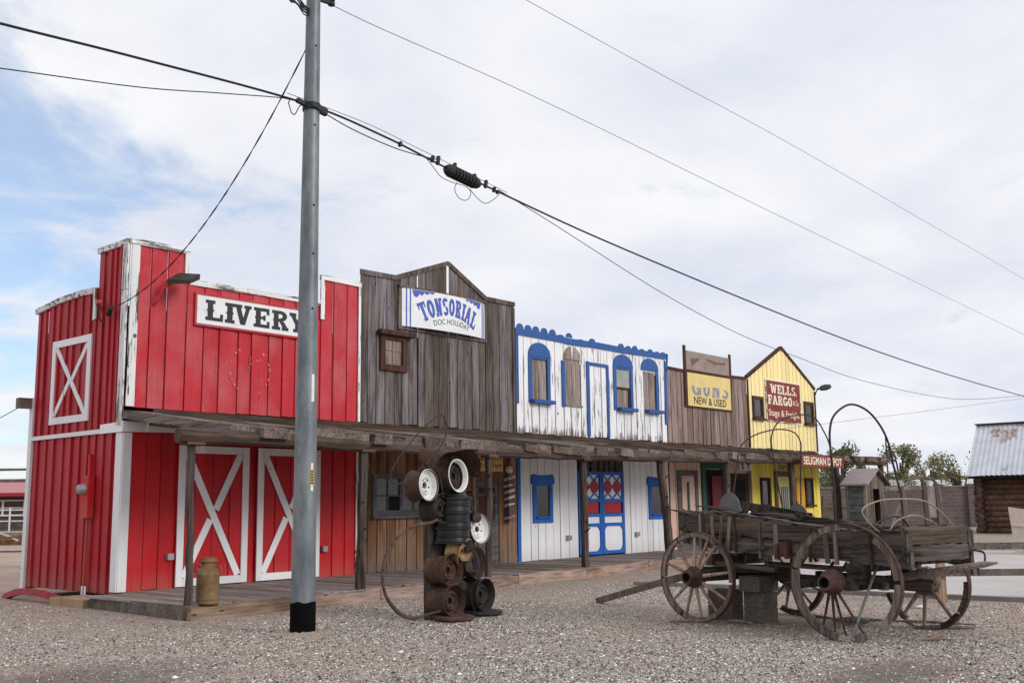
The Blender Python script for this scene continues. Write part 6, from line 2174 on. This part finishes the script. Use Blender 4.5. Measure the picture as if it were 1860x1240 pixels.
def outhouse():
    o = Vector((24.3, -3.15, 0))
    t = thing('outhouse', 'small grey plank outhouse with an open dark doorway behind the wagon', 'outhouse', o)
    w, dp, h, rg = 1.52, 0.66, 2.18, 2.58
    x0, x1, y0, y1 = o.x, o.x + w, o.y, o.y + dp
    mb = MB()
    z = 0.0
    while z < h - .05:
        z1 = min(z + .24, h)
        tn = R(0, 1)
        mb.hexa([(x0 - .05, y0, z), (x0, y0, z), (x0, y1, z), (x0 - .05, y1, z), (x0 - .01, y0, z1), (x0, y0, z1), (x0, y1, z1), (x0 - .01, y1, z1)], tn)
        z = z1
    build('side_wall', mb, 'pole_y', t)
    mb = MB()
    def P(a, zz, d):
        return (a, y0 - d, zz)
    xm = (x0 + x1) / 2
    tp = profile([(x0, h), (xm, rg), (x1, h)])
    boards(mb, P, x0, x1, tp, 0.02, .2, holes=[(x0 + .56, x0 + 1.12, 0.02, 1.95)], breaks=[xm])
    build('front_wall', mb, 'outh', t)
    mb = MB()
    boards(mb, lambda a, zz, d: (x1 + d, a, zz), y0, y1, h, .02, .2)
    boards(mb, lambda a, zz, d: (a, y1 + d, zz), x0, x1, tp, .02, .2, breaks=[xm])
    build('rear_wall', mb, 'outh', t)
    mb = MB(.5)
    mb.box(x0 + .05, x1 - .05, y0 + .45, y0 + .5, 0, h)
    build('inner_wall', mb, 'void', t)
    mb = MB(.5)
    mb.hexa([(x0 + .56, y0 - .03, .05), (x0 + .70, y0 + .3, .05), (x0 + .73, y0 + .3, .05), (x0 + .60, y0 - .03, .05), (x0 + .56, y0 - .03, 1.5), (x0 + .70, y0 + .3, 1.5), (x0 + .73, y0 + .3, 1.5), (x0 + .60, y0 - .03, 1.5)])
    build('door', mb, 'brown_lo', t)
    mb = MB(.5)
    mb.box(x0 - .045, x0 + .0, y0 - .035, y0 + .06, 0, h)
    mb.box(x0 - .045, x0 + .0, y1 - .09, y1, 0, h)
    build('corner_trim', mb, 'bare', t)
    for s, xe in ((-1, x0 - .22), (1, x1 + .22)):
        mb = MB(.5)
        ze = h - .12
        mb.hexa([(xe, y0 - .18, ze), (xm, y0 - .18, rg), (xm, y1 + .1, rg), (xe, y1 + .1, ze), (xe, y0 - .18, ze + .05), (xm, y0 - .18, rg + .05), (xm, y1 + .1, rg + .05), (xe, y1 + .1, ze + .05)])
        build('roof', mb, 'outroof' if s < 0 else 'outh', t)
    t = thing('pole_fence', 'dark leaning pole fence between the yellow office and the outhouse', 'fence', (27, 1, 0))
    b = Vector((29.5, 1.8, 0))
    for k in range(7):
        mb = MB(R(.1, .7))
        p = b + RV * (-1.6 + k * .62) + FV * R(-.1, .1)
        mb.tube([p, p + Vector((R(-.1, .1), R(-.1, .1), R(1.3, 2.0)))], [.07, .05], 7)
        build('post', mb, 'outh', t)
    for z in (1.25, .8, .4):
        mb = MB(R(.1, .7))
        mb.bar(b - RV * 1.9 + Vector((0, 0, z + R(-.1, .1))), b + RV * 2.4 + Vector((0, 0, z + R(-.1, .1))), .07, .10)
        build('rail', mb, 'outh', t)
    # rough posts of a stock gate to the right of it
    t = thing('stock_gate', 'rough timber gate posts with cross rails right of the outhouse', 'gate', (25.9, -4.6, 0))
    for q, h2 in ((0.0, 2.0), (.72, 2.15), (1.12, 2.1)):
        mb = MB(R(.2, .7))
        b = Vector((25.3, -4.0, 0)) + RV * q
        mb.tube([b, b + Vector((.02, 0, 1.0)), b + Vector((.0, .03, h2))], [.11, .10, .09], 7)
        build('post', mb, 'outh', t)
    b = Vector((25.3, -4.0, 0))
    for z in (1.95, 1.05, .5):
        mb = MB(R(.2, .8))
        mb.bar(b - RV * .6 + Vector((0, 0, z)), b + RV * .72 + Vector((0, 0, z + .02)), .06, .12)
        build('rail', mb, 'grey_x', t)
    mb = MB(.8)
    mb.bar(b + RV * .92 + Vector((0, 0, 1.0)), b + RV * .92 + Vector((0, 0, 2.0)), .26, .05, FV)
    build('panel', mb, 'bare', t)
    mb = MB(.6)
    mb.tube(spline([b + RV * .1 + Vector((0, 0, 2.2)), b + RV * .6 + Vector((0, 0, 2.3)), b + RV * 1.0 + Vector((0, 0, 2.22)), b + RV * 1.16 + Vector((0, 0, 1.9)), b + RV * 1.18 + Vector((0, 0, 1.4))], 5), .05, 7)
    build('thatch', mb, 'outh', t)


def log_cabin():
    t = thing('log_cabin', 'dark log cabin under a steep rusting metal roof at the right edge', 'cabin', (42.0, -1.3, 0))
    X0, Y0, Y1 = 42.0, -1.35, -8.6
    n = 10
    h = 2.5 / n
    mb = MB()
    for k in range(n):
        z = h * (k + .5)
        r = h * .56
        mb.tube([(X0, Y0 + .35 + R(-.05, .08), z), (X0, (Y0 + Y1) / 2, z), (X0, Y1 - .3, z)], [r, r * R(.92, 1), r], 10)
        mb.tube([(X0 - .35 - R(0, .1), Y0, z + h / 2), (X0 + 2.0, Y0, z + h / 2), (X0 + 5.3, Y0, z + h / 2)], [r, r, r], 10)
        mb.tube([(X0 + 5, Y0, z), (X0 + 5, Y1, z)], r, 8)
        mb.tube([(X0, Y1, z + h / 2), (X0 + 5.3, Y1, z + h / 2)], r, 8)
    build('walls', mb, 'logs', t, smooth=True)
    mb = MB(.5)
    # corrugated sheets, folded along the slope
    e0, e1 = Vector((41.25, 0, 2.62)), Vector((44.75, 0, 5.16))
    ys = np.linspace(-.95, -9.2, 150)
    up, vs, fs = [], [], []
    for i, y in enumerate(ys):
        dz = .022 * math.cos(i * PI / 2)
        dy = -.5 * 0
        vs += [(e0.x, y, e0.z + dz), (e1.x, y + .45 * (1 if i < 3 else 1), e1.z + dz)]
    fs = [(2 * i, 2 * i + 1, 2 * i + 3, 2 * i + 2) for i in range(len(ys) - 1)]
    mb.add(vs, fs)
    mb.face([(44.75, -.5, 5.16), (48.0, -.95, 2.62), (48.0, -9.2, 2.62), (44.75, -8.75, 5.16)])
    build('roof', mb, 'tinroof', t)
    mb = MB(.5)
    mb.bar((44.75, -.45, 5.18), (44.75, -8.8, 5.18), .35, .06)
    build('ridge_cap', mb, 'rust', t)
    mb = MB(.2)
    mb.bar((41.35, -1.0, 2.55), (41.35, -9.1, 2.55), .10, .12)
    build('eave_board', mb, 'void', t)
    mb = MB()
    mb.face([(42.1, -1.3, 2.5), (47.0, -1.3, 2.5), (44.6, -1.3, 4.9)])
    build('gable_boards', mb, 'logs', t)
    b = thing('concrete_trough', 'beige concrete trough end at the right edge in front of the log cabin', 'trough', (23, -8, 0))
    mb = MB(.5)
    mb.hexa([(22.9, -8.0, 0), (23.4, -7.85, 0), (24.2, -9.6, 0), (23.5, -9.9, 0), (22.9, -7.90, 1.34), (23.3, -7.8, 1.34), (24.2, -9.4, 1.02), (23.5, -9.9, 1.02)])
    build('body', mb, 'slab', b)
    mb = MB(.6)
    mb.bar((22.88, -7.95, .85), (23.47, -9.85, .72), .06, .08)
    build('ledge', mb, 'slab', b)


def masonry():
    t = thing('block_wall', 'long pinkish block wall behind the outhouse', 'wall', (50.5, 6.0, 0))
    c = Vector((50.8, 5.9, 0))
    mb = MB(.5)
    mb.bar(c - RV * 9 + Vector((0, 0, 1.12)), c + RV * 9 + Vector((0, 0, 1.12)), .3, 2.3)
    build('masonry', mb, 'block_w', t)
    for k in (-5.4, -1.0, 2.2, 4.0):
        mb = MB(.5)
        mb.bar(c + RV * k - FV * .12, c + RV * k - FV * .12 + Vector((0, 0, 2.42)), .42, .42, RV)
        build('pier', mb, 'block_w', t)
    mb = MB(.7)
    mb.bar(c - RV * 9 + Vector((0, 0, 2.29)), c + RV * 9 + Vector((0, 0, 2.29)), .38, .07)
    build('coping', mb, 'kerbstone', t)
    for (x, y, h, lab) in ((93.2, 18.1, 5.1, 'taller of the two thin dark poles beyond the block wall'), (83.5, 14.2, 3.8, 'shorter of the two thin dark poles beyond the block wall'), (70.0, 14.0, 6.3, 'thin dark pole among the trees behind the outhouse')):
        mb = MB(.5)
        mb.tube([(x, y, 0), (x, y, h)], .06, 6)
        solo('far_pole', mb, 'bark', lab, 'pole', 'poles beyond the block wall', (x, y, 0))
    for (x, y, L, h, lab) in ((80.0, 17.6, 4.0, 3.2, 'pale trailer partly hidden behind the block wall by the outhouse'), (84, 12.4, 8.0, 3.15, 'long white trailer behind the block wall left of the cabin')):
        tr = thing('trailer', lab, 'trailer', (x, y, 0), 'trailers parked behind the block wall')
        mb = MB(.6)
        p = Vector((x, y, 0))
        mb.bar(p - RV * L / 2 + Vector((0, 0, h - 1.2)), p + RV * L / 2 + Vector((0, 0, h - 1.2)), 2.3, 2.1)
        mb.bar(p - RV * L / 2.1 + Vector((0, 0, h - .06)), p + RV * L / 2.1 + Vector((0, 0, h - .06)), 2.0, .16)
        build('body', mb, 'pale', tr)
        mb = MB(.5)
        for k in range(4):
            q = p + RV * (L * (k - 1.5) / 5) - FV * 1.16 + Vector((0, 0, h - .75))
            mb.bar(q - RV * .4, q + RV * .4, .02, .5)
        build('window', mb, 'glass', tr)


def tree(x, y, h, rx, seed, lab, base=0.0, grp='trees beyond the block wall', dens=1500, crown0=.35):
    rnd = random.Random(seed)
    t = thing('tree', lab, 'tree', (x, y, 0), grp)
    mb = MB(.5)
    top = Vector((x, y, h * .72))
    mb.tube([(x, y, 0), (x + .1, y, h * .25), (x + .05, y, h * .45), top], [h * .035, h * .03, h * .024, h * .01], 7)
    cl = []
    for k in range(15):
        a = rnd.uniform(0, 2 * PI)
        q = rnd.uniform(crown0, .9)
        rr = rx * rnd.uniform(.25, 1.0) * (1 - .45 * (q - crown0))
        p = Vector((x + rr * math.cos(a), y + rr * math.sin(a), h * q))
        cl.append((p, rx * rnd.uniform(.22, .42)))
        mb.tube([Vector((x + .05, y, h * rnd.uniform(.2, .45))), Vector((x, y, h * .5)).lerp(p, .55), p], [h * .014, h * .009, h * .004], 5)
    build('trunk', mb, 'bark', t)
    mb = MB()
    for k in range(dens):
        p, r = cl[rnd.randrange(len(cl))]
        d = Vector((rnd.gauss(0, 1), rnd.gauss(0, 1), rnd.gauss(0, .8)))
        d = d.normalized() * r * rnd.random() ** .45
        q = p + d
        if q.z < h * .12:
            continue
        s = rnd.uniform(.08, .20) * (h / 6)
        u = Vector((rnd.gauss(0, 1), rnd.gauss(0, 1), rnd.gauss(0, 1))).normalized() * s
        w = u.cross(Vector((rnd.gauss(0, 1), rnd.gauss(0, 1), rnd.gauss(0, 1)))).normalized() * s * .7
        mb.face([q - u, q - w * .6, q + u, q + w * .6], rnd.random())
    build('crown', mb, 'leaf', t)


def trees():
    tree(67.6, 16.6, 6.1, 1.9, 1, 'round green tree behind the porch end and outhouse', dens=2600, crown0=.45)
    tree(80.2, 16.9, 6.5, 2.1, 2, 'tall open-crowned tree right of the outhouse', dens=1300, crown0=.5)
    tree(82.6, 15.2, 5.6, 1.9, 3, 'leaning thin-crowned tree left of the two thin poles', dens=900, crown0=.42)
    tree(63.4, 6.6, 4.9, 1.9, 4, 'thin pale tree standing beside the cabin roof', dens=550, crown0=.55)
    tree(76.5, 15.2, 3.7, 1.7, 5, 'low dark tree between the outhouse and the open-crowned tree', dens=1700, crown0=.22)
    tree(66.0, 18.6, 4.4, 2.8, 6, 'low bushy tree at the end of the yellow office', dens=2400, crown0=.2)
    mb = MB()
    rnd = random.Random(11)
    for k in range(9000):
        q = rnd.uniform(-15, 15)
        p = Vector((93, 22.5, 0)) + RV * q + FV * rnd.uniform(-3, 3)
        hh = 3.55 + .35 * math.sin(q * .5) + .45 * math.sin(q * 1.3 + 1) + rnd.uniform(-.4, .4)
        p.z = rnd.uniform(.3, max(1, hh))
        s = rnd.uniform(.18, .45)
        u = Vector((rnd.gauss(0, 1), rnd.gauss(0, 1), rnd.gauss(0, 1))).normalized() * s
        w = u.cross(Vector((rnd.gauss(0, 1), rnd.gauss(0, 1), rnd.gauss(0, 1)))).normalized() * s * .7
        mb.face([p - u, p - w * .6, p + u, p + w * .6], rnd.random())
    solo('hedgerow', mb, 'leaf', 'far mass of green scrub beyond the block wall and trailers', 'scrub', None, (93, 22.5, 0), kind='stuff')


def left_yard():
    # arena shed with a red roof
    c = Vector((17.3, 44.4, 0))
    t = thing('shed', 'long low shed with a pale red roof left of the barn', 'shed', c)
    mb = MB(.5)
    mb.hexa([c - RV * 7 + Vector((0, 0, 2.55)), c + RV * 7 + Vector((0, 0, 2.55)), c + RV * 7 + FV * 5 + Vector((0, 0, 3.35)), c - RV * 7 + FV * 5 + Vector((0, 0, 3.35)),
             c - RV * 7 + Vector((0, 0, 2.6)), c + RV * 7 + Vector((0, 0, 2.6)), c + RV * 7 + FV * 5 + Vector((0, 0, 3.4)), c - RV * 7 + FV * 5 + Vector((0, 0, 3.4))])
    r = build('roof', mb, 'roof_red', t)
    mb = MB(.5)
    mb.bar(c - RV * 7.05 - FV * .06 + Vector((0, 0, 2.5)), c + RV * 7.05 - FV * .06 + Vector((0, 0, 2.5)), .08, .2)
    build('fascia', mb, 'fascia_red', r)
    mb = MB(.5)
    mb.bar(c - RV * 6.6 + FV * .9 + Vector((0, 0, 1.25)), c + RV * 6.6 + FV * .9 + Vector((0, 0, 1.25)), .2, 2.5)
    w = build('wall', mb, plain('dark_shed_wall', (.05, .04, .04)), t)
    for k in range(-4, 6):
        q = c + RV * (k * 1.25 + .1) + FV * .76 + Vector((0, 0, 1.75))
        mb = MB(.5)
        mb.bar(q - RV * .62, q - RV * .5, .05, .9)
        mb.bar(q - RV * .5 + Vector((0, 0, .42)), q + RV * .62 + Vector((0, 0, .42)), .04, .07)
        mb.bar(q - RV * .5 - Vector((0, 0, .42)), q + RV * .62 - Vector((0, 0, .42)), .04, .09)
        mb.bar(q - RV * .5, q + RV * .62, .04, .06)
        build('window', mb, 'pipe', t)
    # pen of white pipe rails and grey planks
    c = Vector((13.2, 34.1, 0))
    t = thing('corral', 'corral of white pipe rails over grey planks in the yard left of the barn', 'corral', c)
    for z in (1.62, 1.36, 1.10):
        mb = MB(.6)
        mb.tube([c - RV * 8 + Vector((0, 0, z)), c + RV * 6 + Vector((0, 0, z))], .035, 6)
        build('pipe_rail', mb, 'pipe', t)
    for k in range(-5, 5):
        mb = MB(.6)
        p = c + RV * (k * 1.5 - .1)
        mb.tube([p, p + Vector((0, 0, 1.75))], .04, 6)
        build('post', mb, 'pipe', t)
    mb = MB()
    for z in (.42, .66, .9):
        mb.bar(c - RV * 8 + FV * .3 + Vector((0, 0, z)), c + RV * 6 + FV * .3 + Vector((0, 0, z)), .05, .2)
    build('planks', mb, 'rail', t)
    mb = MB(.5)
    b = Vector((13.1, 33.3, 0))
    mb.tube([b - RV * 2.2 + Vector((0, 0, .05)), b - RV * .8 + Vector((0, 0, .22)), b + RV * .55 + Vector((0, 0, .25)), b + RV * .75 + Vector((0, 0, .2))], [.05, .35, .36, .3], 9)
    solo('dirt_heap', mb, 'can', 'low brown heap of dirt at the foot of the corral', 'heap', None, b, smooth=True)
    # tall arena frame
    c = Vector((10.7, 28.75, 0))
    t = thing('arena_frame', 'tall timber frame with two dark top rails left of the barn', 'frame', c)
    for z in (3.33, 2.86):
        mb = MB(.3)
        mb.bar(c - RV * 5 + Vector((0, 0, z)), c + RV * 3 + Vector((0, 0, z)), .12, .10 if z > 3 else .14)
        build('rail', mb, 'rail', t)
    for k in (-4.6, 2.6):
        mb = MB(.3)
        mb.bar(c + RV * k, c + RV * k + Vector((0, 0, 3.5)), .16, .16, RV)
        build('post', mb, 'rail', t)
    # plain rails near the barn
    c = Vector((4.2, 14.0, 0))
    t = thing('yard_fence', 'low grey rail fence in front of the corral beside the barn', 'fence', c)
    for z, m_, w in ((.98, 'pipe', .03), (.82, 'rail', .05), (.42, 'rail', .05), (.12, 'pipe', .035)):
        mb = MB(.4)
        mb.bar(c - RV * 3.2 + Vector((0, 0, z)), c + RV * 2.6 + Vector((0, 0, z + .03)), .04, w)
        build('rail', mb, m_, t)
    for k in (-2.9, .52, 2.4):
        mb = MB(.4)
        mb.bar(c + RV * k, c + RV * k + Vector((0, 0, 1.2)), .08, .08, RV)
        build('post', mb, 'pipe', t)
    mb = MB(.4)
    mb.bar(c - RV * .6 + Vector((0, 0, 1.15)), c + RV * .35 + Vector((0, 0, .75)), .04, .05)
    build('brace', mb, 'pipe', t)
    # red painted strip of tyre edging the barn corner
    mb = MB(.5)
    vs = []
    n = 18
    for k in range(n + 1):
        q = k / n
        y = lerp(3.2, .46, q)
        z = 0.02 + .20 * math.sin(PI * min(1, q * 1.02)) ** .8
        for dz, dx in ((-.10, -.05), (-.10, .06), (.0, .05), (.012, -.02)):
            vs.append((-.52 + dx - .10 * math.sin(PI * q), y, z + dz))
    fs = []
    for k in range(n):
        for j in range(4):
            l = (j + 1) % 4
            fs.append((k * 4 + j, k * 4 + l, k * 4 + 4 + l, k * 4 + 4 + j))
    fs += [(3, 2, 1, 0), tuple(n * 4 + j for j in range(4))]
    mb.add(vs, fs)
    solo('tyre_edging', mb, 'redrub', 'curved red painted strip of tyre on the ground by the barn gable', 'edging', None, (-.5, 1.8, 0), smooth=True)


wagon()
wagon_litter()
rail_fence()
outhouse()
log_cabin()
masonry()
trees()
left_yard()
